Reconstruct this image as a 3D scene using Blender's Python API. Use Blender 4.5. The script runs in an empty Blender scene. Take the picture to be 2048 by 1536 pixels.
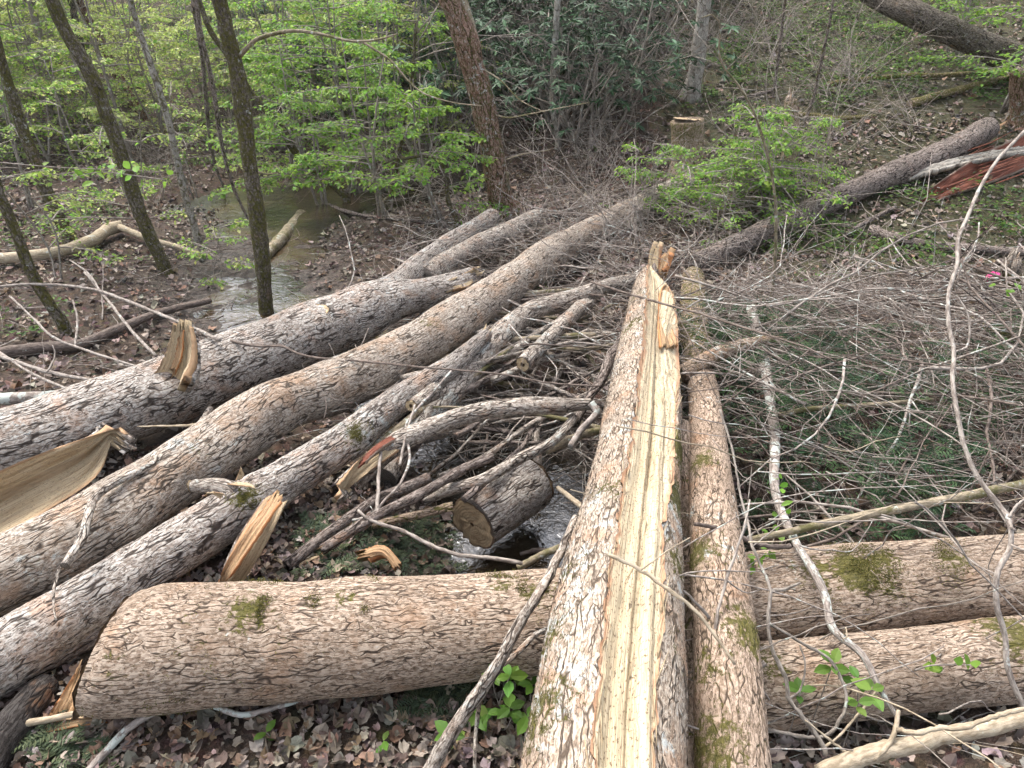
import bpy, math, random
import numpy as np
from mathutils import Matrix, Vector

random.seed(7)
RNG = np.random.default_rng(11)
SC = bpy.context.scene
COL = SC.collection

# ------------------------------------------------------------------ camera
EYE = np.array([0.0, 0.0, 2.2])
PITCH = math.radians(30.0)
FPX = 1422.0                                    # focal length in photograph pixels (2048 wide)
cam_d = bpy.data.cameras.new('camera')
cam_d.sensor_width = 36.0
cam_d.lens = 36.0 * FPX / 2048.0
cam_d.clip_start = 0.05
cam_d.clip_end = 1200.0
cam = bpy.data.objects.new('camera', cam_d)
cam.location = EYE
cam.rotation_euler = (math.radians(90) - PITCH, 0, 0)
COL.objects.link(cam)
SC.camera = cam

# ------------------------------------------------------------------ sky and sun (bright overcast)
SUN_EL, SUN_AZ = math.radians(62), math.radians(-40)      # azimuth from +Y towards +X
world = bpy.data.worlds.new('World')
SC.world = world
world.use_nodes = True
wn = world.node_tree.nodes
wl = world.node_tree.links
wn.clear()
w_out = wn.new('ShaderNodeOutputWorld')
w_bg = wn.new('ShaderNodeBackground')
w_sky = wn.new('ShaderNodeTexSky')
w_sky.sky_type = 'NISHITA'
w_sky.sun_disc = False
w_sky.sun_elevation = SUN_EL
w_sky.sun_rotation = SUN_AZ
w_sky.air_density = 1.0
w_sky.dust_density = 4.0
w_sky.ozone_density = 1.0
w_hsv = wn.new('ShaderNodeHueSaturation')
w_hsv.inputs['Saturation'].default_value = 0.50           # cloud cover: nearly colourless sky
wl.new(w_sky.outputs[0], w_hsv.inputs['Color'])
wl.new(w_hsv.outputs[0], w_bg.inputs['Color'])
w_bg.inputs['Strength'].default_value = 0.15
wl.new(w_bg.outputs[0], w_out.inputs[0])
sun_d = bpy.data.lights.new('sun', 'SUN')
sun_d.energy = 1.2
sun_d.angle = math.radians(24)
sun_d.color = (1.0, 0.985, 0.95)
sun = bpy.data.objects.new('sun', sun_d)
sdir = Vector((math.sin(SUN_AZ) * math.cos(SUN_EL), math.cos(SUN_AZ) * math.cos(SUN_EL), math.sin(SUN_EL)))
sun.rotation_euler = sdir.to_track_quat('Z', 'Y').to_euler()
sun.location = (0, 0, 20)
COL.objects.link(sun)
SC.view_settings.view_transform = 'Standard'
SC.view_settings.look = 'None'
SC.view_settings.exposure = 1.68
SC.view_settings.gamma = 1.0
SC.view_settings.use_curve_mapping = False
SC.render.engine = 'CYCLES'
SC.cycles.max_bounces = 4
SC.cycles.diffuse_bounces = 2
SC.cycles.glossy_bounces = 2
SC.cycles.transmission_bounces = 3
SC.cycles.transparent_max_bounces = 4
SC.cycles.use_denoising = True
SC.cycles.use_adaptive_sampling = True
SC.cycles.adaptive_threshold = 0.03
SC.cycles.caustics_reflective = False
SC.cycles.caustics_refractive = False
SC.render.film_transparent = False


# ------------------------------------------------------------------ material helpers
class NT:
    def __init__(self, name):
        self.m = bpy.data.materials.new(name)
        self.m.use_nodes = True
        self.t = self.m.node_tree
        self.t.nodes.clear()
        self.out = self.t.nodes.new('ShaderNodeOutputMaterial')

    def n(self, typ, ins=None, **props):
        nd = self.t.nodes.new('ShaderNode' + typ)
        for k, v in props.items():
            setattr(nd, k, v)
        for k, v in (ins or {}).items():
            self.set(nd.inputs[k], v)
        return nd

    def set(self, sock, v):
        if isinstance(v, bpy.types.NodeSocket):
            self.t.links.new(v, sock)
        elif isinstance(v, bpy.types.Node):
            self.t.links.new(v.outputs[0], sock)
        else:
            if sock.type == 'RGBA' and len(v) == 3:
                v = (*v, 1.0)
            sock.default_value = v

    def attr(self, name):
        return self.n('Attribute', attribute_name=name)

    def math(self, op, a, b=0.0, c=None):
        d = {0: a, 1: b}
        if c is not None:
            d[2] = c
        return self.n('Math', d, operation=op)

    def vmath(self, op, a, b):
        return self.n('VectorMath', {0: a, 1: b}, operation=op)

    def noise(self, vec, scale, detail=3.0, rough=0.55, dist=0.0):
        nd = self.n('TexNoise', {'Scale': scale, 'Detail': detail, 'Roughness': rough, 'Distortion': dist})
        if vec is not None:
            self.set(nd.inputs['Vector'], vec)
        return nd

    def ramp(self, fac, a, b, lo=0.0, hi=1.0):
        return self.n('MapRange', {'Value': fac, 'From Min': a, 'From Max': b, 'To Min': lo, 'To Max': hi},
                      interpolation_type='SMOOTHSTEP')

    def mix(self, fac, a, b, blend='MIX'):
        nd = self.n('Mix', data_type='RGBA', blend_type=blend)
        self.set(nd.inputs[0], fac)
        self.set(nd.inputs[6], a)
        self.set(nd.inputs[7], b)
        return nd.outputs[2]

    def bsdf(self, color, rough=0.85, spec=0.25, normal=None, **kw):
        b = self.n('BsdfPrincipled', {'Base Color': color, 'Roughness': rough, 'Specular IOR Level': spec})
        if normal is not None:
            self.set(b.inputs['Normal'], normal)
        for k, v in kw.items():
            self.set(b.inputs[k], v)
        return b

    def surf(self, s):
        self.set(self.out.inputs['Surface'], s)
        return self.m


def bark_material(name, base, light, dark, warm=(0.36, 0.19, 0.10), lichen=0.25, moss=0.2, warm_amt=0.25,
                  cell=30.0, stretch=9.0, depth=0.010, crack_w=0.11, displace=True, lichen_col=(0.56, 0.58, 0.53)):
    """Furrowed bark: long plates with thin broken cracks, scaly chips, lichen, moss and rubbed patches."""
    t = NT(name)
    v = t.attr('bark').outputs['Vector']
    warpn = t.noise(v, 11.0, 2.0)
    wv = t.vmath('SCALE', t.vmath('SUBTRACT', warpn.outputs['Color'], (0.5, 0.5, 0.5)), (0, 0, 0))
    wv.inputs['Scale'].default_value = 0.035
    v2 = t.vmath('ADD', v, wv)
    vs = t.vmath('MULTIPLY', v2, (cell, cell, cell / stretch))
    e = t.n('TexVoronoi', {'Vector': vs, 'Scale': 1.0, 'Randomness': 1.0}, feature='DISTANCE_TO_EDGE').outputs['Distance']
    brk = t.noise(t.vmath('MULTIPLY', v, (20, 20, 9)), 1.0, 2.0).outputs[0]
    wid = t.ramp(brk, 0.40, 0.66, 0.004, crack_w * 1.5)
    plate = t.n('MapRange', {'Value': e, 'From Min': 0.0, 'From Max': wid, 'To Min': 0.0, 'To Max': 1.0}, interpolation_type='SMOOTHSTEP')
    rn = t.noise(t.vmath('MULTIPLY', v2, (cell * 1.9, cell * 1.9, cell / 4.0)), 1.0, 2.0, 0.6).outputs[0]
    fine = t.ramp(t.math('ABSOLUTE', t.math('SUBTRACT', rn, 0.5)), 0.0, 0.03)
    fine = t.math('MAXIMUM', fine, t.ramp(brk, 0.42, 0.60, 0.25, 1.0))
    pl2 = t.math('MULTIPLY', plate, fine)
    chips = t.n('TexVoronoi', {'Vector': t.vmath('MULTIPLY', v2, (cell * 3.0, cell * 3.0, cell * 1.3)), 'Scale': 1.0, 'Randomness': 1.0}, feature='F1')
    chip = t.n('SeparateColor', {0: chips.outputs['Color']}).outputs[0]
    flake = t.noise(t.vmath('MULTIPLY', v, (95, 95, 48)), 1.0, 4.0, 0.8).outputs[0]
    tone = t.math('ADD', t.math('MULTIPLY', chip, 0.34), flake)
    # bark colours; crack tone is part fissure brown, part painted shade
    c = t.mix(t.ramp(tone, 0.48, 0.84), base, light)
    big = t.noise(v, 3.2, 3.0)
    c = t.mix(t.ramp(big.outputs[0], 0.40, 0.72, 0.0, 0.42), c, tuple(0.6 * x for x in base))
    wn_ = t.noise(t.vmath('ADD', v, (3.1, 1.7, 0.4)), 6.0, 4.0, 0.65)
    c = t.mix(t.ramp(wn_.outputs[0], 0.60 - 0.20 * warm_amt, 0.80 - 0.2 * warm_amt, 0.0, 0.55), c, t.mix(flake, tuple(0.6 * x for x in warm), tuple(1.35 * x for x in warm)))
    sepc = t.n('SeparateColor', {0: t.noise(t.vmath('ADD', v, (7.7, 2.1, 5.4)), 16.0, 4.0, 0.75).outputs['Color']})
    lbig = t.noise(t.vmath('ADD', v, (1.7, 9.1, 2.4)), 2.6, 2.0).outputs[0]
    lm = t.math('ADD', sepc.outputs[0], t.math('MULTIPLY', t.math('SUBTRACT', lbig, 0.5), 0.55))
    lm = t.math('ADD', lm, t.math('MULTIPLY', t.math('SUBTRACT', flake, 0.5), 0.35))
    c = t.mix(t.ramp(lm, 0.72 - 0.30 * lichen, 0.82 - 0.28 * lichen, 0.0, 0.85), c, t.mix(sepc.outputs[1], lichen_col, tuple(0.72 * x for x in lichen_col)))
    c = t.mix(t.ramp(flake, 0.44, 0.30, 0.0, 0.75), c, tuple(0.30 * x for x in base))
    c = t.mix(t.math('SUBTRACT', 1.0, pl2), c, dark)
    # moss: attribute weight times a ragged noise mask
    ma = t.attr('moss')
    mn = t.noise(v, 42.0, 5.0, 0.75).outputs[0]
    mm = t.math('ADD', t.math('MULTIPLY', ma.outputs['Fac'], 0.62), t.math('MULTIPLY', big.outputs[0], 0.30 * moss + 0.10))
    mm = t.math('ADD', mm, t.math('MULTIPLY', t.math('SUBTRACT', mn, 0.5), 1.25))
    mm = t.math('ADD', mm, t.math('MULTIPLY', t.math('SUBTRACT', 1.0, pl2), 0.10))
    mmask = t.ramp(mm, 0.36, 0.50)
    mcol = t.mix(t.ramp(flake, 0.3, 0.7), (0.05, 0.05, 0.012), (0.135, 0.12, 0.03))
    c = t.mix(t.math('MULTIPLY', mmask, 0.92), c, mcol)
    h = t.math('ADD', t.math('MULTIPLY', pl2, 0.55), t.math('MULTIPLY', tone, 0.50))
    h = t.math('ADD', h, t.math('MULTIPLY', mmask, t.math('MULTIPLY', flake, 0.6)))
    if displace:
        dn = t.n('Displacement', {'Height': h, 'Midlevel': 0.8, 'Scale': depth})
        t.set(t.out.inputs['Displacement'], dn)
        t.m.displacement_method = 'BOTH'
        b = t.bsdf(c, 0.9, 0.15)
    else:
        bp = t.n('Bump', {'Height': h, 'Distance': depth * 1.3, 'Strength': 1.0})
        b = t.bsdf(c, 0.9, 0.15, bp)
    return t.surf(b)


def wood_material(name, pale=(0.66, 0.47, 0.25), deep=(0.43, 0.24, 0.10), streak=0.5, edge=(0.50, 0.22, 0.09), specks=0.5):
    """Fresh torn wood: long grain, orange inner bark at the edges, dark specks."""
    t = NT(name)
    v = t.attr('bark').outputs['Vector']
    g = t.noise(t.vmath('MULTIPLY', v, (55, 55, 1.8)), 1.0, 5.0, 0.65)
    g2 = t.noise(t.vmath('MULTIPLY', v, (170, 170, 3.5)), 1.0, 3.0, 0.6)
    big = t.noise(t.vmath('MULTIPLY', v, (9, 9, 1.5)), 1.0, 3.0, 0.6)
    c = t.mix(t.ramp(g.outputs[0], 0.42, 0.66, 0.0, streak), pale, deep)
    c = t.mix(t.ramp(big.outputs[0], 0.48, 0.72, 0.0, 0.7 * streak), c, deep)
    c = t.mix(t.ramp(g2.outputs[0], 0.5, 0.75, 0.0, 0.28), c, tuple(0.6 * x for x in deep))
    g3 = t.noise(t.vmath('MULTIPLY', v, (420, 420, 5.0)), 1.0, 2.0, 0.6)
    c = t.mix(t.ramp(g3.outputs[0], 0.48, 0.62, 0.0, 0.5), c, tuple(0.55 * x for x in deep))
    sp = t.noise(t.vmath('MULTIPLY', v, (1, 1, 0.5)), 170.0, 2.0, 0.6)
    c = t.mix(t.ramp(sp.outputs[0], 0.57, 0.64, 0.0, specks), c, (0.14, 0.09, 0.05))
    sp2 = t.noise(t.vmath('MULTIPLY', v, (1, 1, 0.4)), 45.0, 4.0, 0.7)
    c = t.mix(t.ramp(sp2.outputs[0], 0.63, 0.68, 0.0, specks), c, (0.09, 0.06, 0.035))
    ha = t.attr('heart').outputs['Fac']
    c = t.mix(t.ramp(t.math('ADD', ha, t.math('MULTIPLY', t.math('SUBTRACT', big.outputs[0], 0.5), 0.9)), 0.45, 0.85, 0.0, 0.65), c, tuple(0.75 * x for x in deep))
    ea = t.attr('edge').outputs['Fac']
    c = t.mix(t.ramp(t.math('ADD', ea, t.math('MULTIPLY', g.outputs[0], 0.25)), 0.96, 1.10), c, edge)
    h = t.math('ADD', g.outputs[0], t.math('MULTIPLY', g2.outputs[0], 0.5))
    bp = t.n('Bump', {'Height': h, 'Distance': 0.025, 'Strength': 1.0})
    return t.surf(t.bsdf(c, 0.78, 0.3, bp))


def endgrain_material(name, pale=(0.42, 0.29, 0.15), deep=(0.16, 0.09, 0.045), rings=70.0, heart=0.10):
    t = NT(name)
    v = t.attr('bark').outputs['Vector']
    sep = t.n('SeparateXYZ', {0: v})
    r = t.math('SQRT', t.math('ADD', t.math('POWER', sep.outputs[0], 2.0), t.math('POWER', sep.outputs[1], 2.0)))
    wob = t.noise(v, 9.0, 4.0)
    rr = t.math('ADD', r, t.math('MULTIPLY', wob.outputs[0], 0.06))
    ring = t.math('SINE', t.math('MULTIPLY', rr, rings * 6.28))
    c = t.mix(t.ramp(ring, -0.6, 0.9, 0.0, 0.28), pale, deep)
    stain = t.noise(v, 18.0, 4.0, 0.7)
    c = t.mix(t.ramp(stain.outputs[0], 0.45, 0.7, 0.0, 0.7), c, deep)
    ea = t.attr('edge').outputs['Fac']
    c = t.mix(t.ramp(ea, 1.0 - heart, 1.0 - heart * 0.6), c, (0.05, 0.028, 0.016))
    c = t.mix(t.ramp(ea, 0.10, 0.03), c, (0.12, 0.075, 0.045))
    sc_ = t.noise(t.vmath('MULTIPLY', v, (60, 6, 1)), 1.0, 3.0)
    bp = t.n('Bump', {'Height': t.math('ADD', sc_.outputs[0], t.math('MULTIPLY', ring, 0.15)), 'Distance': 0.006, 'Strength': 0.7})
    return t.surf(t.bsdf(c, 0.8, 0.25, bp))


def leaf_material(name, trans=0.35, rough=0.5, spec=0.35, var=0.25):
    t = NT(name)
    c = t.attr('col').outputs['Color']
    nz = t.noise(t.n('TexCoord').outputs['Object'], 25.0, 2.0)
    c2 = t.mix(t.ramp(nz.outputs[0], 0.3, 0.7, 0.0, var), c, (0.02, 0.03, 0.01))
    b = t.bsdf(c2, rough, spec)
    if trans <= 0:
        return t.surf(b)
    tr = t.n('BsdfTranslucent', {'Color': c2})
    mx = t.n('MixShader', {0: trans, 1: b, 2: tr})
    return t.surf(mx)


def litter_material(name):
    t = NT(name)
    c = t.attr('col').outputs['Color']
    oc = t.n('TexCoord').outputs['Object']
    nz = t.noise(oc, 60.0, 4.0, 0.7)
    c2 = t.mix(t.ramp(nz.outputs[0], 0.35, 0.7, 0.0, 0.6), c, t.mix(0.55, c, (0.03, 0.02, 0.015)))
    bp = t.n('Bump', {'Height': nz.outputs[0], 'Distance': 0.006, 'Strength': 0.6})
    return t.surf(t.bsdf(c2, 0.68, 0.3, bp))


def ground_material():
    t = NT('forest_floor')
    oc = t.n('TexCoord').outputs['Object']
    n1 = t.noise(oc, 2.2, 5.0, 0.65)
    n2 = t.noise(oc, 16.0, 5.0, 0.7)
    n3 = t.noise(oc, 70.0, 3.0, 0.65)
    vor = t.n('TexVoronoi', {'Vector': oc, 'Scale': 17.0, 'Randomness': 1.0}, feature='F1')
    c = t.mix(t.ramp(n2.outputs[0], 0.3, 0.7), (0.028, 0.019, 0.013), (0.085, 0.058, 0.04))
    c = t.mix(t.ramp(n3.outputs[0], 0.45, 0.75, 0.0, 0.6), c, (0.15, 0.10, 0.072))
    c = t.mix(t.ramp(vor.outputs['Distance'], 0.1, 0.7, 0.35, 0.0), c, vor.outputs['Color'], 'SOFT_LIGHT')
    g = t.attr('green').outputs['Fac']
    c = t.mix(t.ramp(t.math('ADD', g, t.math('MULTIPLY', t.math('SUBTRACT', n1.outputs[0], 0.5), 1.6)), 0.45, 0.8, 0.0, 0.35), c, (0.05, 0.075, 0.018))
    mud = t.attr('mud').outputs['Fac']
    mudc = t.mix(t.ramp(n2.outputs[0], 0.38, 0.62), (0.03, 0.024, 0.02), (0.12, 0.098, 0.08))
    mudc = t.mix(t.ramp(n3.outputs[0], 0.5, 0.66, 0.0, 0.7), mudc, (0.17, 0.14, 0.115))
    c = t.mix(mud, c, mudc)
    rough = t.ramp(mud, 0.0, 1.0, 0.95, 0.45)
    h = t.math('ADD', t.math('MULTIPLY', n2.outputs[0], 1.0), t.math('MULTIPLY', n3.outputs[0], 0.5))
    bp = t.n('Bump', {'Height': h, 'Distance': 0.05, 'Strength': 0.9})
    return t.surf(t.bsdf(c, rough, 0.3, bp))


def water_material():
    t = NT('creek_water')
    oc = t.n('TexCoord').outputs['Object']
    n1 = t.noise(oc, 7.0, 3.0, 0.6, 0.6)
    n2 = t.noise(oc, 24.0, 3.0, 0.6, 0.5)
    h = t.math('ADD', n1.outputs[0], t.math('MULTIPLY', n2.outputs[0], 0.45))
    bp = t.n('Bump', {'Height': h, 'Distance': 0.015, 'Strength': 0.7})
    big = t.noise(oc, 1.5, 3.0)
    c = t.mix(t.ramp(big.outputs[0], 0.4, 0.65), (0.018, 0.014, 0.009), (0.06, 0.04, 0.02))
    b = t.bsdf(c, 0.05, 1.0, bp)
    b.inputs['IOR'].default_value = 1.7
    return t.surf(b)


def twig_material(name, a, b_, lichen=0.3, lcol=(0.42, 0.46, 0.40), moss=0.0):
    t = NT(name)
    v = t.attr('bark').outputs['Vector']
    n = t.noise(t.vmath('MULTIPLY', v, (90, 90, 30)), 1.0, 4.0, 0.7)
    c = t.mix(t.ramp(n.outputs[0], 0.35, 0.65), a, b_)
    l = t.noise(v, 12.0, 4.0, 0.7)
    c = t.mix(t.ramp(l.outputs[0], 0.68 - 0.3 * lichen, 0.74 - 0.3 * lichen, 0.0, 0.9), c, lcol)
    if moss > 0:
        m = t.noise(t.vmath('ADD', v, (5.5, 1.5, 8.0)), 9.0, 5.0, 0.7)
        c = t.mix(t.ramp(m.outputs[0], 0.66 - 0.3 * moss, 0.80 - 0.3 * moss, 0.0, 0.85), c, (0.085, 0.08, 0.026))
    bp = t.n('Bump', {'Height': n.outputs[0], 'Distance': 0.006, 'Strength': 0.7})
    return t.surf(t.bsdf(c, 0.88, 0.2, bp))


M = {}
M['ground'] = ground_material()
M['water'] = water_material()
M['litter'] = litter_material('dead_leaf')
M['bark_pink'] = bark_material('pinkish_bark', (0.225, 0.158, 0.11), (0.46, 0.365, 0.28), (0.06, 0.042, 0.031), warm=(0.33, 0.20, 0.12),
                               lichen=0.10, moss=0.30, warm_amt=0.35, cell=56, stretch=9.0, depth=0.0065, crack_w=0.085)
M['bark_grey'] = bark_material('grey_bark', (0.24, 0.195, 0.16), (0.50, 0.46, 0.41), (0.042, 0.032, 0.026), warm=(0.35, 0.20, 0.12),
                               lichen=0.36, moss=0.14, warm_amt=0.5, cell=56, stretch=11.0, depth=0.0085, crack_w=0.14, lichen_col=(0.50, 0.53, 0.50))
M['bark_tan'] = bark_material('tan_bark', (0.24, 0.185, 0.14), (0.49, 0.43, 0.36), (0.055, 0.042, 0.032), warm=(0.36, 0.22, 0.13),
                              lichen=0.30, moss=0.14, warm_amt=0.65, cell=56, stretch=10.0, depth=0.0075, crack_w=0.115, lichen_col=(0.50, 0.51, 0.47))
M['bark_pale'] = bark_material('lichened_bark', (0.27, 0.205, 0.15), (0.50, 0.42, 0.335), (0.085, 0.062, 0.045),
                               lichen=0.48, moss=0.35, warm_amt=0.6, cell=48, stretch=6.0, depth=0.0085, crack_w=0.095,
                               warm=(0.42, 0.24, 0.14), lichen_col=(0.52, 0.54, 0.51))
M['bark_moss'] = bark_material('mossy_bark', (0.23, 0.165, 0.115), (0.46, 0.35, 0.265), (0.06, 0.043, 0.03),
                               lichen=0.25, moss=0.55, warm_amt=0.4, cell=58, stretch=7.0, depth=0.006, crack_w=0.09)
M['bark_mid'] = bark_material('branch_bark', (0.22, 0.175, 0.14), (0.52, 0.46, 0.39), (0.04, 0.03, 0.024),
                              lichen=0.40, moss=0.22, warm_amt=0.35, cell=52, stretch=7.0, depth=0.006, displace=False)
M['bark_dark'] = bark_material('dark_bark', (0.12, 0.09, 0.075), (0.30, 0.25, 0.215), (0.02, 0.015, 0.012),
                               lichen=0.05, moss=0.08, warm_amt=0.1, cell=44, stretch=6.0, depth=0.008, displace=False)
M['bark_char'] = bark_material('charred_bark', (0.03, 0.025, 0.022), (0.085, 0.075, 0.068), (0.012, 0.01, 0.009), lichen=0.1, moss=0.1, warm_amt=0.1, cell=44, stretch=6.0, depth=0.008, displace=False)
M['bark_tree'] = bark_material('standing_tree_bark', (0.075, 0.058, 0.045), (0.21, 0.18, 0.145), (0.02, 0.015, 0.012),
                               lichen=0.30, moss=0.75, warm_amt=0.1, cell=36, stretch=5.0, depth=0.007, displace=False)
M['bark_red'] = bark_material('reddish_tree_bark', (0.16, 0.085, 0.055), (0.36, 0.25, 0.19), (0.03, 0.018, 0.012),
                              lichen=0.42, moss=0.35, warm_amt=0.5, warm=(0.20, 0.075, 0.04), cell=30, stretch=8.0,
                              depth=0.012, displace=False)
M['bark_smooth'] = bark_material('smooth_grey_bark', (0.24, 0.215, 0.18), (0.38, 0.35, 0.30), (0.12, 0.10, 0.08),
                                 lichen=0.35, moss=0.15, warm_amt=0.05, cell=20, stretch=2.0, depth=0.003, displace=False)
M['wood'] = wood_material('torn_wood', (0.56, 0.44, 0.28), (0.40, 0.27, 0.15), 0.5, edge=(0.40, 0.25, 0.14))
M['wood_orange'] = wood_material('orange_torn_wood', (0.50, 0.33, 0.18), (0.32, 0.17, 0.085), 0.6)
M['wood_split'] = wood_material('split_wood', (0.58, 0.48, 0.325), (0.45, 0.335, 0.20), 0.45, edge=(0.44, 0.25, 0.145), specks=0.85)
M['wood_red'] = wood_material('rotten_red_wood', (0.22, 0.07, 0.04), (0.10, 0.03, 0.018), 0.8, edge=(0.28, 0.21, 0.16), specks=0.4)
M['end_dark'] = endgrain_material('weathered_end_grain', (0.44, 0.33, 0.20), (0.22, 0.145, 0.08))
M['end_pale'] = endgrain_material('fresh_end_grain', (0.55, 0.42, 0.26), (0.38, 0.26, 0.14), 120.0, 0.4)
M['twig_grey'] = twig_material('grey_twig', (0.15, 0.12, 0.10), (0.36, 0.315, 0.27), 0.30, (0.44, 0.45, 0.41))
M['twig_dark'] = twig_material('dark_twig', (0.075, 0.056, 0.045), (0.19, 0.15, 0.125), 0.12)
M['twig_lichen'] = twig_material('lichened_twig', (0.15, 0.12, 0.10), (0.36, 0.31, 0.27), 0.55, (0.45, 0.48, 0.43))
M['twig_moss'] = twig_material('mossy_twig', (0.14, 0.115, 0.08), (0.32, 0.26, 0.18), 0.35, moss=0.6)
M['twig_tan'] = twig_material('tan_twig', (0.25, 0.195, 0.13), (0.44, 0.365, 0.265), 0.2, (0.48, 0.48, 0.42))
M['twig_stem'] = twig_material('shrub_stem', (0.13, 0.11, 0.09), (0.30, 0.26, 0.22), 0.3)
M['leaf_lime'] = leaf_material('young_leaf', 0.52, 0.5, 0.3, 0.15)
M['leaf_rhodo'] = leaf_material('leathery_leaf', 0.12, 0.5, 0.2)
M['leaf_needle'] = leaf_material('needle_leaf', 0.15, 0.6, 0.25)
M['moss'] = leaf_material('moss', 0.2, 0.8, 0.1)


# ------------------------------------------------------------------ geometry helpers
def unit(a):
    return a / np.maximum(np.linalg.norm(a, axis=-1, keepdims=True), 1e-9)


def mesh_obj(name, V, F, mat, parent=None, attrs=None, smooth=True):
    """V (n,3) floats, F (m,3) or (m,4) ints or a list of such arrays; attrs {name: (type, array)}"""
    V = np.asarray(V, dtype=np.float32).reshape(-1, 3)
    Fs = F if isinstance(F, list) else [F]
    Fs = [np.asarray(f, dtype=np.int32) for f in Fs if len(f)]
    me = bpy.data.meshes.new(name)
    me.vertices.add(len(V))
    me.vertices.foreach_set('co', V.ravel())
    nl = sum(f.size for f in Fs)
    npoly = sum(len(f) for f in Fs)
    me.loops.add(nl)
    me.polygons.add(npoly)
    me.loops.foreach_set('vertex_index', np.concatenate([f.ravel() for f in Fs]))
    st, o = [], 0
    for f in Fs:
        st.append(o + np.arange(len(f), dtype=np.int32) * f.shape[1])
        o += f.size
    me.polygons.foreach_set('loop_start', np.concatenate(st).astype(np.int32))
    me.polygons.foreach_set('use_smooth', np.full(npoly, smooth, dtype=bool))
    for k, (ty, a) in (attrs or {}).items():
        at = me.attributes.new(k, ty, 'POINT')
        a = np.asarray(a, dtype=np.float32)
        if ty == 'FLOAT':
            at.data.foreach_set('value', a.ravel())
        elif ty == 'FLOAT_VECTOR':
            at.data.foreach_set('vector', a.ravel())
        else:
            if a.shape[-1] == 3:
                a = np.concatenate([a, np.ones((len(a), 1), np.float32)], 1)
            at.data.foreach_set('color', a.ravel())
    me.update(calc_edges=True)
    me.materials.append(mat)
    ob = bpy.data.objects.new(name, me)
    COL.objects.link(ob)
    if parent is not None:
        adopt(ob, parent)
    return ob


def adopt(ob, parent):
    ob.parent = parent
    ob.matrix_parent_inverse = Matrix.Translation(-parent.location) if parent.parent is None else Matrix.Translation(-parent.parent.location)
    if parent.type == 'MESH':
        ob.matrix_parent_inverse = Matrix.Identity(4)


def tag(o, label=None, cat=None, group=None, kind=None):
    if label:
        o['label'] = label
    if cat:
        o['category'] = cat
    if group:
        o['group'] = group
    if kind:
        o['kind'] = kind
    return o


def empty(name, loc, label=None, cat=None, group=None):
    o = bpy.data.objects.new(name, None)
    o.location = Vector([float(x) for x in loc])
    o.empty_display_size = 0.1
    COL.objects.link(o)
    return tag(o, label, cat, group)


def wave(p, seed, freq, n=7):
    """smooth pseudo-noise in about -1..1 for points (...,3)"""
    r = np.random.default_rng(seed)
    out = 0.0
    for i in range(n):
        k = r.normal(size=3)
        k *= freq * (0.6 + 0.9 * r.random()) / np.linalg.norm(k)
        out = out + np.sin(p @ k + r.random() * 6.283)
    return out / math.sqrt(n)


def spline(pts, step=None, n=None):
    """Catmull-Rom through (k,d) points, resampled evenly by the length of the first three columns"""
    P = np.asarray(pts, float)
    if len(P) == 2:
        P = np.vstack([P[0], 0.5 * (P[0] + P[1]), P[1]])
    Q = np.vstack([2 * P[0] - P[1], P, 2 * P[-1] - P[-2]])
    out = []
    for i in range(1, len(Q) - 2):
        a, b, c, d = Q[i - 1], Q[i], Q[i + 1], Q[i + 2]
        t = np.linspace(0, 1, 13)[:-1, None]
        out.append(0.5 * (2 * b + (c - a) * t + (2 * a - 5 * b + 4 * c - d) * t ** 2 + (3 * b - a - 3 * c + d) * t ** 3))
    out.append(Q[-2][None])
    C = np.vstack(out)
    L = np.concatenate([[0], np.cumsum(np.linalg.norm(np.diff(C[:, :3], axis=0), axis=1))])
    if n is None:
        n = max(3, int(L[-1] / step) + 1)
    s = np.linspace(0, L[-1], n)
    return np.stack([np.interp(s, L, C[:, k]) for k in range(C.shape[1])], 1)


def tubes(P, R, sides, off=None):
    """batch of tubes: P (K,n,3), R (K,n) -> V, quads, bark attribute"""
    K, n = P.shape[:2]
    T = unit(np.gradient(P, axis=1))
    mean = unit(P[:, -1] - P[:, 0])
    ref = np.zeros((K, 3))
    ref[np.arange(K), np.argmin(np.abs(mean), axis=1)] = 1.0
    S = unit(np.cross(T, ref[:, None, :]))
    U = np.cross(S, T)
    a = np.arange(sides) * (2 * math.pi / sides)
    ca, sa = np.cos(a), np.sin(a)
    V = P[:, :, None, :] + R[:, :, None, None] * (ca[None, None, :, None] * S[:, :, None, :] + sa[None, None, :, None] * U[:, :, None, :])
    L = np.concatenate([np.zeros((K, 1)), np.cumsum(np.linalg.norm(np.diff(P, axis=1), axis=2), axis=1)], 1)
    if off is None:
        off = RNG.random(K) * 20
    B = np.stack([R[:, :, None] * ca + 0 * off[:, None, None], R[:, :, None] * sa + 0 * off[:, None, None],
                  np.broadcast_to((L + off[:, None])[:, :, None], (K, n, sides))], -1)
    idx = np.arange(K * n * sides).reshape(K, n, sides)
    i2 = np.roll(idx, -1, axis=2)
    Q = np.stack([idx[:, :-1], i2[:, :-1], i2[:, 1:], idx[:, 1:]], -1).reshape(-1, 4)
    return V.reshape(-1, 3), Q, B.reshape(-1, 3)


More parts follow.
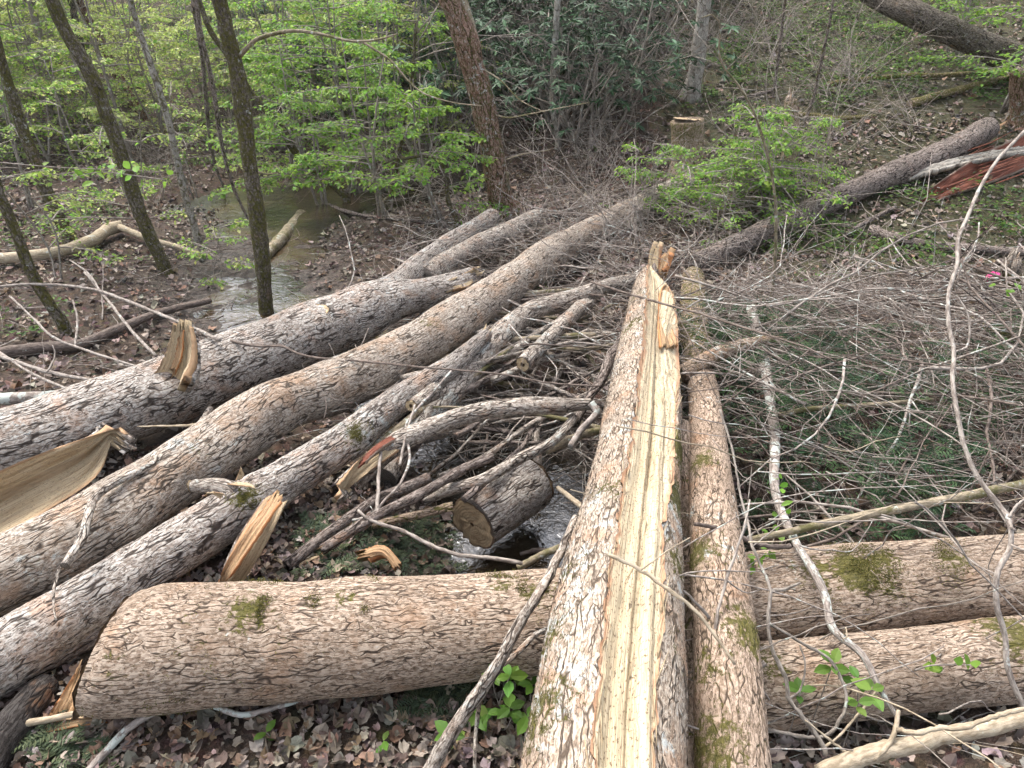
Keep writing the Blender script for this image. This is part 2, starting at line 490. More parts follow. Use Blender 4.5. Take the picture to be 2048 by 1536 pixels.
def tube_obj(name, polys, mat, parent=None, sides=6):
    """polys: list of (pts (n,3), radii (n,)); one mesh object, ends closed by tapering"""
    Vs, Fs, Bs, o = [], [], [], 0
    byn = {}
    for p, r in polys:
        byn.setdefault(len(p), []).append((p, r))
    for n, lst in byn.items():
        P = np.stack([np.asarray(p, float) for p, _ in lst])
        R = np.stack([np.asarray(r, float) for _, r in lst])
        V, Q, B = tubes(P, R, sides)
        Vs.append(V)
        Fs.append(Q + o)
        Bs.append(B)
        o0 = o
        o += len(V)
        # close both ends with a triangle fan about the path's end points
        K = len(lst)
        base = (np.arange(K) * n * sides)[:, None] + np.arange(sides)[None]
        for end, sgn in ((0, 1), (n - 1, -1)):
            ring = base + end * sides + o0
            c = P[:, end]
            Vs.append(c)
            ci = o + np.arange(K)
            o += K
            Bs.append(np.zeros((K, 3)) + np.array([0, 0, 0.3]))
            r2 = np.roll(ring, -1, axis=1)
            tri = np.stack([np.broadcast_to(ci[:, None], ring.shape), r2, ring] if sgn > 0 else
                           [np.broadcast_to(ci[:, None], ring.shape), ring, r2], -1).reshape(-1, 3)
            Fs.append(tri)
    return mesh_obj(name, np.vstack(Vs), Fs, mat, parent, {'bark': ('FLOAT_VECTOR', np.vstack(Bs))})


# ------------------------------------------------------------------ the terrain
def sm(t):
    t = np.clip(t, 0, 1)
    return t * t * (3 - 2 * t)


CREEK = np.array([[1.1, 2.5, 0.16], [0.55, 2.72, 0.46], [0.22, 2.92, 0.60], [-0.2, 3.6, 0.42], [-0.9, 4.4, 0.40], [-1.6, 5.2, 0.50],
                  [-2.35, 5.9, 0.66], [-2.75, 7.1, 0.66], [-2.75, 8.6, 0.85], [-1.9, 9.3, 0.75], [-0.6, 9.6, 0.35]])
WATER_Z = -0.36


def creek_dist(x, y):
    best = np.full(np.shape(x), 99.0)
    for a, b in zip(CREEK[:-1], CREEK[1:]):
        dx, dy = b[0] - a[0], b[1] - a[1]
        t = np.clip(((x - a[0]) * dx + (y - a[1]) * dy) / (dx * dx + dy * dy), 0, 1)
        d = np.hypot(x - a[0] - t * dx, y - a[1] - t * dy) / (a[2] + t * (b[2] - a[2]))
        best = np.minimum(best, d)
    return best


def H(x, y):
    x = np.asarray(x, float)
    y = np.asarray(y, float)
    p = np.stack([x, y, np.zeros_like(x)], -1)
    h = -0.20 * sm((y - 2.6) / 2.2) * sm((1.2 - x) / 1.6) * sm((16 - y) / 3)
    h = h - 0.25 * sm((y - 6.0) / 4.0) * sm((-0.5 - x) / 2.0) * sm((16 - y) / 4)
    y0 = np.interp(x, [-40, -8, -4, -1.5, 0.2, 1.6, 2.6, 5, 40], [15, 14, 12.5, 10.2, 8.6, 7.4, 6.0, 5.2, 4.5])
    m = np.interp(x, [-40, -8, -4, -1.5, 0.2, 1.6, 2.6, 5, 40], [0.10, 0.13, 0.25, 0.48, 0.48, 0.36, 0.25, 0.24, 0.24])
    s = np.maximum(0, y - y0)
    hs = m * s * s / (s + 1.2) + 0.10 * sm((x + 8) / 8) * np.maximum(0, s - 7)
    h = h + 22 * np.tanh(hs / 22)
    h = h + 0.035 * wave(p, 3, 2.4) + 0.014 * wave(p, 4, 8.0) + 0.25 * sm((np.hypot(x, y) - 14) / 20) * wave(p, 5, 0.5)
    d = creek_dist(x, y)
    d = d * (1 + 0.22 * wave(p, 6, 3.1))
    k = np.exp(-np.clip(d, 0, 6) ** 4 * 0.7)
    h = h * (1 - k) + k * (-0.52 + 0.11 * wave(p, 8, 2.2) + 0.025 * wave(p, 7, 14.0) * sm((y - 4.6) / 1.0) + 0.02 * wave(p, 9, 9.0))
    return h


def ray(px, py):
    cp, sp = math.cos(PITCH), math.sin(PITCH)
    a, b = (px - 1024.0) / FPX, -(py - 768.0) / FPX
    return np.array([a, cp + b * sp, -sp + b * cp])


def at_z(px, py, z):
    d = ray(px, py)
    return EYE + d * ((z - EYE[2]) / d[2])


def at_d(px, py, t):
    return EYE + ray(px, py) * t


def at_y(px, py, Y):
    d = ray(px, py)
    return EYE + d * (Y / d[1])


def at_g(px, py, off=0.0):
    d = ray(px, py)
    ts = np.concatenate([np.linspace(0.8, 30, 900), np.linspace(30.1, 120, 400)])
    P = EYE[None] + ts[:, None] * d[None]
    g = P[:, 2] - H(P[:, 0], P[:, 1]) - off
    i = np.argmax(g < 0)
    if i == 0:
        i = len(ts) - 1
    t0, t1 = ts[i - 1], ts[i]
    g0, g1 = g[i - 1], g[i]
    t = t0 + (t1 - t0) * (g0 / (g0 - g1 + 1e-9))
    return EYE + d * t


def depth_of(p):
    v = np.asarray(p) - EYE
    return v[1] * math.cos(PITCH) - v[2] * math.sin(PITCH)


u = np.linspace(-1, 1, 340)
gx = 5.0 * u + 180 * np.sign(u) * np.abs(u) ** 5
v_ = np.linspace(-0.72, 1, 380)
gy = 4.0 + 7.5 * v_ + 220 * np.sign(v_) * np.abs(v_) ** 6
GX, GY = np.meshgrid(gx, gy)
GZ = H(GX, GY)
gi = np.arange(GX.size).reshape(GX.shape)
gq = np.stack([gi[:-1, :-1], gi[:-1, 1:], gi[1:, 1:], gi[1:, :-1]], -1).reshape(-1, 4)
mud = np.exp(-np.clip(creek_dist(GX, GY) * 0.80, 0, 5) ** 3) * sm((GY - 2.2) / 0.5)
green = sm((GX - 0.8) / 2.0) * sm((GY - 4.5) / 2.0)
ground = mesh_obj('ground', np.stack([GX, GY, GZ], -1), gq, M['ground'],
                  attrs={'mud': ('FLOAT', mud.ravel()), 'green': ('FLOAT', green.ravel())})
tag(ground, kind='structure')
# creek water
wx, wy = np.meshgrid(np.linspace(-5.5, 1.6, 150), np.linspace(2.0, 11.5, 190))
keep = creek_dist(wx, wy) < 1.9
wi = np.arange(wx.size).reshape(wx.shape)
wq = np.stack([wi[:-1, :-1], wi[:-1, 1:], wi[1:, 1:], wi[1:, :-1]], -1)
wk = keep[:-1, :-1] & keep[1:, :-1] & keep[:-1, 1:] & keep[1:, 1:]
water = mesh_obj('creek_water', np.stack([wx, wy, np.full_like(wx, WATER_Z)], -1), wq[wk], M['water'])
tag(water, kind='structure')


# ------------------------------------------------------------------ logs
def path3(pts, zmode, step=None, n=None):
    """pts: (px, py, z or offset or depth, width_px) -> resampled (n,4): xyz and radius"""
    out = []
    for px, py, q, w in pts:
        p = {'z': at_z, 'g': at_g, 'd': at_d}[zmode](px, py, q)
        out.append([*p, w * depth_of(p) / (2 * FPX)])
    return spline(out, step, n)


def trunk_mesh(name, C, sides, mat, parent, seed=1, lump=0.05, moss=(), knots=(), keep=None, flare=None, moss_base=0.0, shear=None):
    """C (n,4) path + radius -> a lumpy log surface with bark and moss attributes"""
    n = len(C)
    P, R = C[:, :3], C[:, 3]
    T = unit(np.gradient(P, axis=0))
    N = np.zeros((n, 3))
    ref = np.array([0, 0, 1.0]) if abs(T[0, 2]) < 0.8 else np.array([0, -1.0, 0])
    N[0] = unit(ref - T[0] * np.dot(ref, T[0]))
    for i in range(1, n):
        q = N[i - 1] - T[i] * np.dot(N[i - 1], T[i])
        N[i] = q / np.linalg.norm(q)
    S = np.cross(T, N)
    a = np.linspace(0, 2 * math.pi, sides, endpoint=False)
    D = np.cos(a)[None, :, None] * N[:, None] + np.sin(a)[None, :, None] * S[:, None]
    base = P[:, None] + D * R[:, None, None]
    r0 = float(np.mean(R))
    rr = R[:, None] * (1 + lump * wave(base, seed, 1.1 / r0) + 0.45 * lump * wave(base, seed + 50, 3.2 / r0))
    V = P[:, None] + D * rr[..., None]
    for kp, kr, kh in knots:                       # swellings: point, radius, height
        d = np.linalg.norm(V - np.asarray(kp), axis=-1)
        V = V + D * (kh * np.exp(-(d / kr) ** 2))[..., None]
    L = np.concatenate([[0], np.cumsum(np.linalg.norm(np.diff(P, axis=0), axis=1))])
    if shear is not None:                          # an obliquely broken first end, its rim worn round
        wgt = np.exp(-(L / 0.30) ** 2)[:, None]
        amt = ((V - P[:, None]) @ np.asarray(shear)) * wgt
        V = V + T[:, None] * amt[..., None]
        V = P[:, None] + (V - P[:, None]) * (1 - 0.10 * np.exp(-(L / 0.05) ** 2))[:, None, None]
    B = np.stack([np.broadcast_to(np.cos(a), (n, sides)) * r0, np.broadcast_to(np.sin(a), (n, sides)) * r0,
                  np.broadcast_to(L[:, None], (n, sides)) + seed * 3.7], -1)
    W = np.zeros((n, sides)) + moss_base
    for mp, mr, mw in moss:
        d = np.linalg.norm(V - np.asarray(mp), axis=-1)
        W = np.maximum(W, mw * np.exp(-(d / mr) ** 2))
    idx = np.arange(n * sides).reshape(n, sides)
    i2 = np.roll(idx, -1, 1)
    Q = np.stack([idx[:-1], i2[:-1], i2[1:], idx[1:]], -1)
    if keep is not None:
        Q = Q[keep]
    Q = Q.reshape(-1, 4)
    # simple closing caps, slightly sunk
    ca = len(V.reshape(-1, 3))
    Vv = np.vstack([V.reshape(-1, 3), P[0] + T[0] * 0.01, P[-1] - T[-1] * 0.01])
    t0 = np.stack([np.full(sides, ca), i2[0], idx[0]], -1)
    t1 = np.stack([np.full(sides, ca + 1), idx[-1], i2[-1]], -1)
    Bv = np.vstack([B.reshape(-1, 3), [[0, 0, 0], [0, 0, 0]]])
    Wv = np.concatenate([W.ravel(), [0, 0]])
    ob = mesh_obj(name, Vv, [Q, t0, t1], mat, parent, {'bark': ('FLOAT_VECTOR', Bv), 'moss': ('FLOAT', Wv)})
    return ob, dict(P=P, T=T, N=N, S=S, R=R, D=D, V=V)


def cut_face(name, c, axis, r, mat, parent, tilt=0.0, seed=0, squash=1.0, rough=0.02):
    """a sawn end: disc of rings with slightly ragged rim, bark attribute holds the plane coordinates"""
    axis = unit(np.asarray(axis, float))
    ref = np.array([0, 0, 1.0]) if abs(axis[2]) < 0.9 else np.array([1.0, 0, 0])
    S = unit(np.cross(ref, axis))
    U = np.cross(axis, S)
    rings, sides = 6, 40
    rg = np.random.default_rng(seed + 5)
    V, B, E = [np.asarray(c, float)], [[0, 0, seed]], [1.0]
    a = np.linspace(0, 2 * math.pi, sides, endpoint=False)
    rim = 1 + 0.05 * np.sin(2 * a + seed) + 0.03 * np.sin(5 * a + 2 * seed) + rough * rg.normal(size=sides)
    for k in range(1, rings + 1):
        f = k / rings
        for j in range(sides):
            rad = r * f * rim[j]
            x, y = rad * math.cos(a[j]), rad * math.sin(a[j]) * squash
            V.append(c + S * x + U * y + axis * (0.004 * rg.normal() + tilt * x))
            B.append([x, y, seed])
            E.append(1 - f)
    F3 = [[0, 1 + j, 1 + (j + 1) % sides] for j in range(sides)]
    F4 = []
    for k in range(rings - 1):
        for j in range(sides):
            o = 1 + k * sides
            F4.append([o + j, o + sides + j, o + sides + (j + 1) % sides, o + (j + 1) % sides])
    return mesh_obj(name, np.array(V), [np.array(F3), np.array(F4)], mat, parent,
                    {'bark': ('FLOAT_VECTOR', np.array(B, float)), 'edge': ('FLOAT', np.array(E))})


def slab(name, Lp, Rp, sag, thick, mat, parent, seed=0, n=34, m=15, jag=0.02, back=None, groove=0.0, upv=None):
    """a torn shell between two edge polylines, bowed by sag along its normal, with real thickness"""
    L = spline(np.asarray(Lp, float), n=n)
    R = spline(np.asarray(Rp, float), n=n)
    rg = np.random.default_rng(seed + 100)
    ax = unit(np.gradient(0.5 * (L + R), axis=0))
    wv = R - L
    nr = unit(np.cross(ax, wv))
    up = np.array([0, -0.45, 0.9]) if upv is None else np.asarray(upv, float)
    nr = np.where((nr @ up)[:, None] < 0, -nr, nr)
    s = np.linspace(0, 1, m)
    prof = 4 * s * (1 - s)
    gro = np.exp(-((s - 0.5) / 0.10) ** 2)
    sg = np.interp(np.linspace(0, 1, n), np.linspace(0, 1, len(np.atleast_1d(sag))), np.atleast_1d(sag))
    Pm = L[:, None] + wv[:, None] * s[None, :, None]
    wl_ = np.linalg.norm(wv, axis=1)
    nz = wave(np.stack([np.broadcast_to(s * 9, (n, m)), np.broadcast_to(np.arange(n)[:, None] * 0.10, (n, m)), np.zeros((n, m))], -1), seed, 2.6)
    top = Pm - nr[:, None] * (sg[:, None] * prof[None] + groove * gro[None] - 0.06 * wl_[:, None] * nz)[..., None]
    # ragged ends: every grain column ends at its own place
    for e, sgn in ((0, -1), (-1, 1)):
        top[e] += (sgn * ax[e])[None] * (jag * rg.normal(size=m))[:, None]
    top[:, 0] += rg.normal(size=(n, 1)) * 0.12 * jag * nr
    top[:, -1] += rg.normal(size=(n, 1)) * 0.12 * jag * nr
    bot = top - nr[:, None] * thick
    ln = np.concatenate([[0], np.cumsum(np.linalg.norm(np.diff(0.5 * (L + R), axis=0), axis=1))])
    B = np.stack([np.broadcast_to(s[None] * np.mean(wl_), (n, m)), np.zeros((n, m)) + seed, np.broadcast_to(ln[:, None], (n, m))], -1)
    E = np.broadcast_to(np.abs(2 * s - 1) ** 1.0, (n, m)) * 0.98
    V = np.vstack([top.reshape(-1, 3), bot.reshape(-1, 3)])
    idx = np.arange(n * m).reshape(n, m)
    q = np.stack([idx[:-1, :-1], idx[:-1, 1:], idx[1:, 1:], idx[1:, :-1]], -1).reshape(-1, 4)
    o = n * m
    rim = np.concatenate([idx[0, :], idx[1:, -1], idx[-1, -2::-1], idx[-2:0:-1, 0]])
    r2 = np.roll(rim, -1)
    qs = np.stack([rim, rim + o, r2 + o, r2], -1)
    ob = mesh_obj(name, V, [q, q[:, ::-1] + o, qs], mat, parent,
                  {'bark': ('FLOAT_VECTOR', np.vstack([B.reshape(-1, 3)] * 2)), 'edge': ('FLOAT', np.concatenate([E.ravel(), E.ravel()])),
                   'heart': ('FLOAT', np.tile(np.broadcast_to(np.exp(-((s - .42) / .13) ** 2) * (1.0 if groove > 0 else 0.0), (n, m)).ravel(), 2))})
    if back is not None:
        bt = bot - nr[:, None] * 0.004
        b2 = bt - nr[:, None] * (0.5 * thick)
        V2 = np.vstack([bt.reshape(-1, 3), b2.reshape(-1, 3)])
        mesh_obj('bark_back', V2, [q, q[:, ::-1] + o, qs], back, parent,
                 {'bark': ('FLOAT_VECTOR', np.vstack([B.reshape(-1, 3)] * 2)), 'moss': ('FLOAT', np.zeros(2 * o))})
    return ob


def splinters(name, c, axis, r, length, count, mat, parent, seed=0, spread=0.18):
    """a broken end: a bundle of torn pointed wood fibres"""
    rg = np.random.default_rng(seed + 31)
    axis = unit(np.asarray(axis, float))
    ref = np.array([0, 0, 1.0]) if abs(axis[2]) < 0.9 else np.array([1.0, 0, 0])
    S = unit(np.cross(ref, axis))
    U = np.cross(axis, S)
    polys = []
    for i in range(count):
        a, q = rg.random() * 6.283, r * math.sqrt(rg.random()) * 0.85
        b = c + S * q * math.cos(a) + U * q * math.sin(a) - axis * 0.03
        ln = length * (0.35 + 0.65 * rg.random())
        d = unit(axis + spread * rg.normal(size=3))
        w = r * (0.16 + 0.2 * rg.random())
        polys.append((np.array([b, b + d * ln * 0.5 + 0.04 * ln * rg.normal(size=3), b + d * ln]), np.array([w, w * 0.75, w * 0.12])))
    ob = tube_obj(name, polys, mat, parent, 4)
    at = ob.data.attributes.new('edge', 'FLOAT', 'POINT')
    return ob


def simple_log(name, pts, zmode, mat, label, cat='log', group=None, sides=48, step=0.02, seed=1, lump=0.05, moss=(), knots=(),
               parts=None, moss_base=0.0, shear=None):
    C = path3(pts, zmode, step)
    if parts is None:
        ob, g = trunk_mesh(name, C, sides, M[mat], None, seed, lump, moss, knots, moss_base=moss_base)
        tag(ob, label, cat, group)
        return ob, g
    root = empty(name, C[len(C) // 2, :3] - np.array([0, 0, C[len(C) // 2, 3]]), label, cat, group)
    ob, g = trunk_mesh('trunk', C, sides, M[mat], root, seed, lump, moss, knots, moss_base=moss_base, shear=shear)
    parts(root, g)
    return root, g


# --- the log lying across the foreground
mossB = [(at_z(500, 1235, 0.36), 0.09, 0.8), (at_z(560, 1260, 0.33), 0.07, 0.5), (at_z(250, 1330, 0.3), 0.10, 0.5), (at_z(330, 1400, 0.1), 0.12, 0.7),
         (at_z(690, 1195, 0.4), 0.06, 0.55), (at_z(1003, 1165, 0.4), 0.05, 0.7), (at_z(1070, 1185, 0.4), 0.06, 0.8), (at_z(1715, 1140, 0.38), 0.10, 1.0),
         (at_z(1760, 1110, 0.4), 0.10, 0.75), (at_z(1700, 1110, 0.4), 0.10, 0.6), (at_z(1790, 1170, 0.36), 0.08, 0.5), (at_z(1915, 1100, 0.4), 0.08, 0.7),
         (at_z(1640, 1130, 0.4), 0.12, 0.5), (at_z(380, 1290, 0.3), 0.16, 0.3), (at_z(1120, 1170, 0.4), 0.09, 0.5), (at_z(240, 1250, 0.3), 0.08, 0.4)]


SHEAR_B = np.array([0, 0.26, 0.36])


def partsB(root, g):
    # the sawn left end, bevelled by the saw and weathered
    c = g['P'][0]
    f = cut_face('cut_face', c - g['T'][0] * 0.012, -g['T'][0], g['R'][0] * 0.90, M['end_dark'], root, seed=3)
    for vt in f.data.vertices:
        q = np.array(vt.co) - c
        vt.co = Vector(np.array(vt.co) + g['T'][0] * float(q @ SHEAR_B))


logB, gB = simple_log('cross_log', [(222, 1305, .215, 236), (262, 1301, .215, 244), (420, 1290, .215, 242), (700, 1272, .21, 222), (1000, 1250, .21, 204), (1300, 1222, .21, 196),
                                    (1550, 1198, .21, 188), (1800, 1174, .205, 176), (2060, 1150, .20, 166), (2400, 1118, .19, 150)], 'z', 'bark_pink',
                      'thick pinkish brown log lying across the foreground under the split log', sides=230, step=0.0085, seed=2, lump=0.028, moss=mossB, parts=partsB, shear=SHEAR_B)
# --- second log at the right, in front of it
logC, gC = simple_log('fallen_log', [(1340, 1392, .15, 150), (1530, 1372, .17, 158), (1700, 1352, .17, 160), (1900, 1330, .17, 158), (2100, 1310, .16, 154), (2400, 1280, .15, 150)], 'z',
                      'bark_pink', 'thick furrowed log below the cross log at the right edge', sides=170, step=0.009, seed=9, lump=0.035,
                      moss=[(at_z(2030, 1265, .3), .15, .7), (at_z(1540, 1320, .3), .08, .6)])

# --- the split log running away from the camera, with its pale torn face
CA = path3([(1190, 1900, .74, 400), (1205, 1536, .70, 338), (1225, 1330, .67, 290), (1248, 1130, .62, 232), (1268, 980, .57, 184), (1284, 840, .52, 148),
            (1296, 700, .46, 122), (1302, 620, .42, 96), (1303, 575, .395, 70), (1301, 545, .38, 34), (1300, 532, .37, 10)], 'z', 0.0085)
rootA = empty('split_log', at_z(1250, 1100, 0.45), 'long log split open along its top with a pale yellow torn strip, pointing away', 'log')
nA, sA = len(CA), 230
L_A = np.concatenate([[0], np.cumsum(np.linalg.norm(np.diff(CA[:, :3], axis=0), axis=1))])
TA = unit(np.gradient(CA[:, :3], axis=0))
NA = unit(np.array([0, 0, 1.0])[None] - TA * TA[:, 2:3])
SA = np.cross(TA, NA)                               # points to the right of the log
aA = np.linspace(-math.pi, math.pi, sA, endpoint=False)
# angular limits of the torn face along the log, taken where the image row of the centre line is
rowA = np.array([768 - FPX * ((p - EYE) @ np.array([0, math.sin(PITCH), math.cos(PITCH)])) / depth_of(p) for p in CA[:, :3]])
th1 = np.radians(np.interp(-rowA, [-1900, -1536, -1100, -850, -700, -640, -560, -530], [-8, -8, -10, -12, -14, -16, -24, -40]))
th2 = np.radians(np.interp(-rowA, [-1900, -1536, -1100, -850, -720, -690, -640, -600, -560, -530], [31, 32, 41, 60, 88, 94, 82, 66, 95, 120]))
jagA = 0.03 * wave(np.stack([L_A * 1.0, 0 * L_A, 0 * L_A], -1), 77, 12) + 0.03 * wave(np.stack([L_A, 0 * L_A, 0 * L_A], -1), 78, 60) + 0.02 * wave(np.stack([L_A, 0 * L_A, 0 * L_A], -1), 76, 160)
th1 = th1 + jagA
th2 = th2 + 0.04 * wave(np.stack([L_A, 0 * L_A, 0 * L_A], -1), 79, 14) + 0.035 * wave(np.stack([L_A, 0 * L_A, 0 * L_A], -1), 80, 70)
# warp the angular grid so that two columns sit exactly on the torn edges
kA1, kA2 = int(sA * 0.46), int(sA * 0.64)
AA = np.zeros((nA, sA))
for i in range(nA):
    AA[i] = np.interp(np.arange(sA), [0, kA1, kA2, sA], [-math.pi, th1[i], th2[i], math.pi])
DA = np.cos(AA)[..., None] * NA[:, None] + np.sin(AA)[..., None] * SA[:, None]
baseA = CA[:, None, :3] + DA * CA[:, 3][:, None, None]
RA = CA[:, 3][:, None] * (1 + 0.03 * wave(baseA, 21, 5.0) + 0.018 * wave(baseA, 22, 14.0))
thc, half = 0.5 * (th1 + th2), 0.5 * (th2 - th1)
inside = np.zeros((nA, sA), bool)
inside[:, kA1:kA2 + 1] = True
chord = CA[:, 3][:, None] * np.cos(half)[:, None] / np.maximum(np.cos(AA - thc[:, None]), 0.05)
sx = (AA - thc[:, None]) / half[:, None]
grain = 0.006 * wave(np.stack([np.sin(AA) * CA[:, 3][:, None] * 55, np.broadcast_to(L_A[:, None] * 0.35, sx.shape), 0 * sx], -1), 23, 3.0) + \
    0.005 * wave(np.stack([np.sin(AA) * CA[:, 3][:, None] * 170, np.broadcast_to(L_A[:, None] * 0.5, sx.shape), 0 * sx], -1), 24, 3.0)
step_ = 0.009 * np.tanh((sx - 0.25 - 0.15 * wave(np.stack([L_A, 0 * L_A, 0 * L_A], -1), 25, 3)[:, None]) * 14)
RF = np.minimum(chord, CA[:, 3][:, None]) - 0.012 * np.clip(1 - sx ** 4, 0, 1) + (grain + step_) * np.clip(1 - sx ** 6, 0, 1)
Vbark = CA[:, None, :3] + DA * RA[..., None]
Vface = CA[:, None, :3] + DA * RF[..., None]
# edges of the bark turn down into the torn face
for k in (kA1, kA2):
    Vbark[:, k] = CA[:, :3] + DA[:, k] * (RF[:, k] - 0.006)[:, None]
idA = np.arange(nA * sA).reshape(nA, sA)
idB = np.roll(idA, -1, 1)
qA = np.stack([idA[:-1], idA[1:], idB[1:], idB[:-1]], -1)
colk = np.arange(sA)
bark_cols = (colk < kA1) | (colk >= kA2)
BA = np.stack([np.cos(AA) * 0.2, np.sin(AA) * 0.2, np.broadcast_to(L_A[:, None], AA.shape) + 4.4], -1)
WA = np.zeros((nA, sA))
for mp, mr, mw in [(at_z(1260, 660, .55), .12, .6), (at_z(1235, 980, .75), .12, .45), (at_z(1340, 900, .6), .16, .9), (at_z(1345, 1000, .65), .16, .8), (at_z(1120, 1280, .75), .10, .55),
                   (at_z(1080, 1430, .78), .14, .55), (at_z(1355, 760, .5), .12, .7), (at_z(1150, 1150, .75), .08, .4), (at_z(1350, 1130, .7), .10, .6), (at_z(1280, 600, .5), .1, .5), (at_z(1350, 1300, .75), .12, .35)]:
    WA = np.maximum(WA, mw * np.exp(-(np.linalg.norm(Vbark - mp, axis=-1) / mr) ** 2))
mesh_obj('trunk', Vbark, qA[:, bark_cols].reshape(-1, 4), M['bark_pale'], rootA,
         {'bark': ('FLOAT_VECTOR', BA.reshape(-1, 3)), 'moss': ('FLOAT', WA.ravel())})
fcols = np.arange(kA1, kA2 + 1)
Vf = Vface[:, fcols]
nf = len(fcols)
idf = np.arange(nA * nf).reshape(nA, nf)
qf = np.stack([idf[:-1, :-1], idf[1:, :-1], idf[1:, 1:], idf[:-1, 1:]], -1).reshape(-1, 4)
Bf = np.stack([np.sin(AA[:, fcols]) * CA[:, 3][:, None], 0 * sx[:, fcols], np.broadcast_to(L_A[:, None], (nA, nf))], -1)
mesh_obj('split_face', Vf, qf, M['wood_split'], rootA,
         {'bark': ('FLOAT_VECTOR', Bf.reshape(-1, 3)), 'edge': ('FLOAT', np.abs(sx[:, fcols]).ravel())})
# lifted fibres and slivers along the torn face
rgA = np.random.default_rng(88)
pf = []
for i in range(150):
    k = int(rgA.integers(20, nA - 60))
    c_ = int(np.clip(rgA.choice([1, nf - 2, int(rgA.integers(2, nf - 2))], p=[.38, .38, .24]), 1, nf - 2))
    p0 = Vf[k, c_]
    dr = TA[k] * rgA.choice([1, 1, -1]) + 0.10 * rgA.normal(size=3)
    up_ = DA[k, fcols[c_]]
    ln = rgA.uniform(.04, .16)
    w_ = rgA.uniform(.0012, .0035)
    pf.append((np.array([p0 - .004 * up_, p0 + dr * ln * .5 + up_ * .004, p0 + dr * ln + up_ * rgA.uniform(.004, .018)]), np.array([w_, w_ * .8, w_ * .15])))
tube_obj('fibre_fringe', pf, M['wood'], rootA, 4)['kind'] = 'stuff'
# the torn lip on the right of the tip
slab('torn_lip', [at_z(1322, 690, .56), at_z(1318, 640, .52), at_z(1322, 585, .50), at_z(1330, 568, .50)],
     [at_z(1354, 690, .50), at_z(1340, 640, .47), at_z(1337, 590, .47), at_z(1339, 572, .48)], 0.012, 0.02, M['wood_orange'], rootA, 41, jag=0.02)

# --- log beside it, with mossy bark
logD, gD = simple_log('straight_log', [(1475, 1800, .50, 178), (1463, 1536, .52, 152), (1452, 1320, .53, 128), (1434, 1100, .48, 104), (1420, 930, .38, 80), (1409, 800, .28, 62), (1402, 755, .24, 54)], 'z',
                      'bark_moss', 'slimmer pinkish log with moss lying close right of the split log', sides=130, step=0.010, seed=14, lump=0.03,
                      moss=[(at_z(1400, 900, .5), .1, .7), (at_z(1390, 1100, .55), .12, .6), (at_z(1500, 1260, .6), .1, .7), (at_z(1405, 1330, .6), .1, .5), (at_z(1400, 1480, .6), .12, .6)])
simple_log('fallen_log', [(1393, 775, .16, 62), (1390, 690, .20, 60), (1386, 610, .16, 50), (1386, 555, .08, 44)], 'z',
           'bark_moss', 'mossy log end behind the torn tip of the split log', sides=70, step=0.014, seed=15, lump=0.05, moss_base=0.45)
simple_log('narrow_log', [(1392, 1640, .30, 60), (1386, 1400, .32, 52), (1378, 1180, .34, 42), (1374, 1000, .36, 34), (1366, 850, .36, 26)], 'z',
           'bark_moss', 'narrow dark mossy pole squeezed between split log and straight log', 'pole', sides=50, step=0.014, seed=16, lump=0.05, moss_base=0.25)


# --- the forked log at the left (first of three parallel logs)
def partsE(root, g):
    # second arm of the fork with its torn end
    C = path3([(700, 640, .18, 92), (780, 606, .18, 76), (850, 588, .17, 66), (905, 572, .16, 56), (945, 556, .16, 46)], 'z', 0.016)
    trunk_mesh('fork_arm', C, 80, M['bark_grey'], root, 31, 0.05)
    slab('torn_end', [at_z(895, 560, .25), at_z(930, 545, .25), at_z(958, 533, .27)], [at_z(905, 580, .20), at_z(935, 572, .19), at_z(953, 560, .18)], 0.02, 0.03, M['wood'], root, 32, jag=0.04)
    splinters('splinter_bundle', C[-1, :3], unit(C[-1, :3] - C[-4, :3]), C[-1, 3], 0.14, 9, M['wood'], root, 33)
    # sawn knot
    k = at_z(640, 626, .335)
    Ck = np.array([[*(k - np.array([0, 0, 0.16])), 0.085], [*(k - np.array([0, 0, .05])), 0.070], [*(k + np.array([0, -0.01, 0.015])), 0.062]])
    trunk_mesh('knot_stub', spline(Ck, n=10), 40, M['bark_grey'], root, 34, 0.05)
    cut_face('cut_face', k + np.array([0, -0.012, 0.022]), np.array([0.05, -0.35, 1.0]), 0.060, M['end_pale'], root, seed=4)
    # torn branch stub standing up
    b0 = at_z(335, 790, .30)
    slab('torn_stub', [at_d(285, 782, 3.80), at_d(318, 738, 3.74), at_d(337, 690, 3.72), at_d(348, 645, 3.72)],
         [at_d(374, 768, 3.64), at_d(382, 718, 3.68), at_d(382, 680, 3.70), at_d(378, 648, 3.72)], [0.05, 0.06, 0.05, 0.02], 0.045, M['wood'], root, 36, jag=0.03, back=M['bark_grey'], upv=(-0.3, -1, 0.3))
    slab('rotten_heart', [at_d(338, 742, 3.755), at_d(350, 712, 3.745), at_d(357, 672, 3.74)], [at_d(352, 740, 3.75), at_d(362, 712, 3.735), at_d(366, 672, 3.735)], 0.004, 0.012, M['wood_orange'], root, 37, upv=(-0.3, -1, 0.3), jag=0.03)
    # the torn-open butt end at the frame's left edge
    slab('torn_butt', [at_z(-260, 1000, .36), at_z(-60, 962, .36), at_z(60, 915, .37), at_z(150, 882, .37), at_z(238, 856, .37)],
         [at_z(-260, 1210, .12), at_z(-20, 1085, .14), at_z(90, 1025, .16), at_z(190, 955, .21), at_z(228, 880, .31)], [0.10, 0.13, 0.12, 0.07, 0.01], 0.055, M['wood'], root, 38, n=90, m=41, jag=0.015,
         back=M['bark_grey'], groove=0.03)


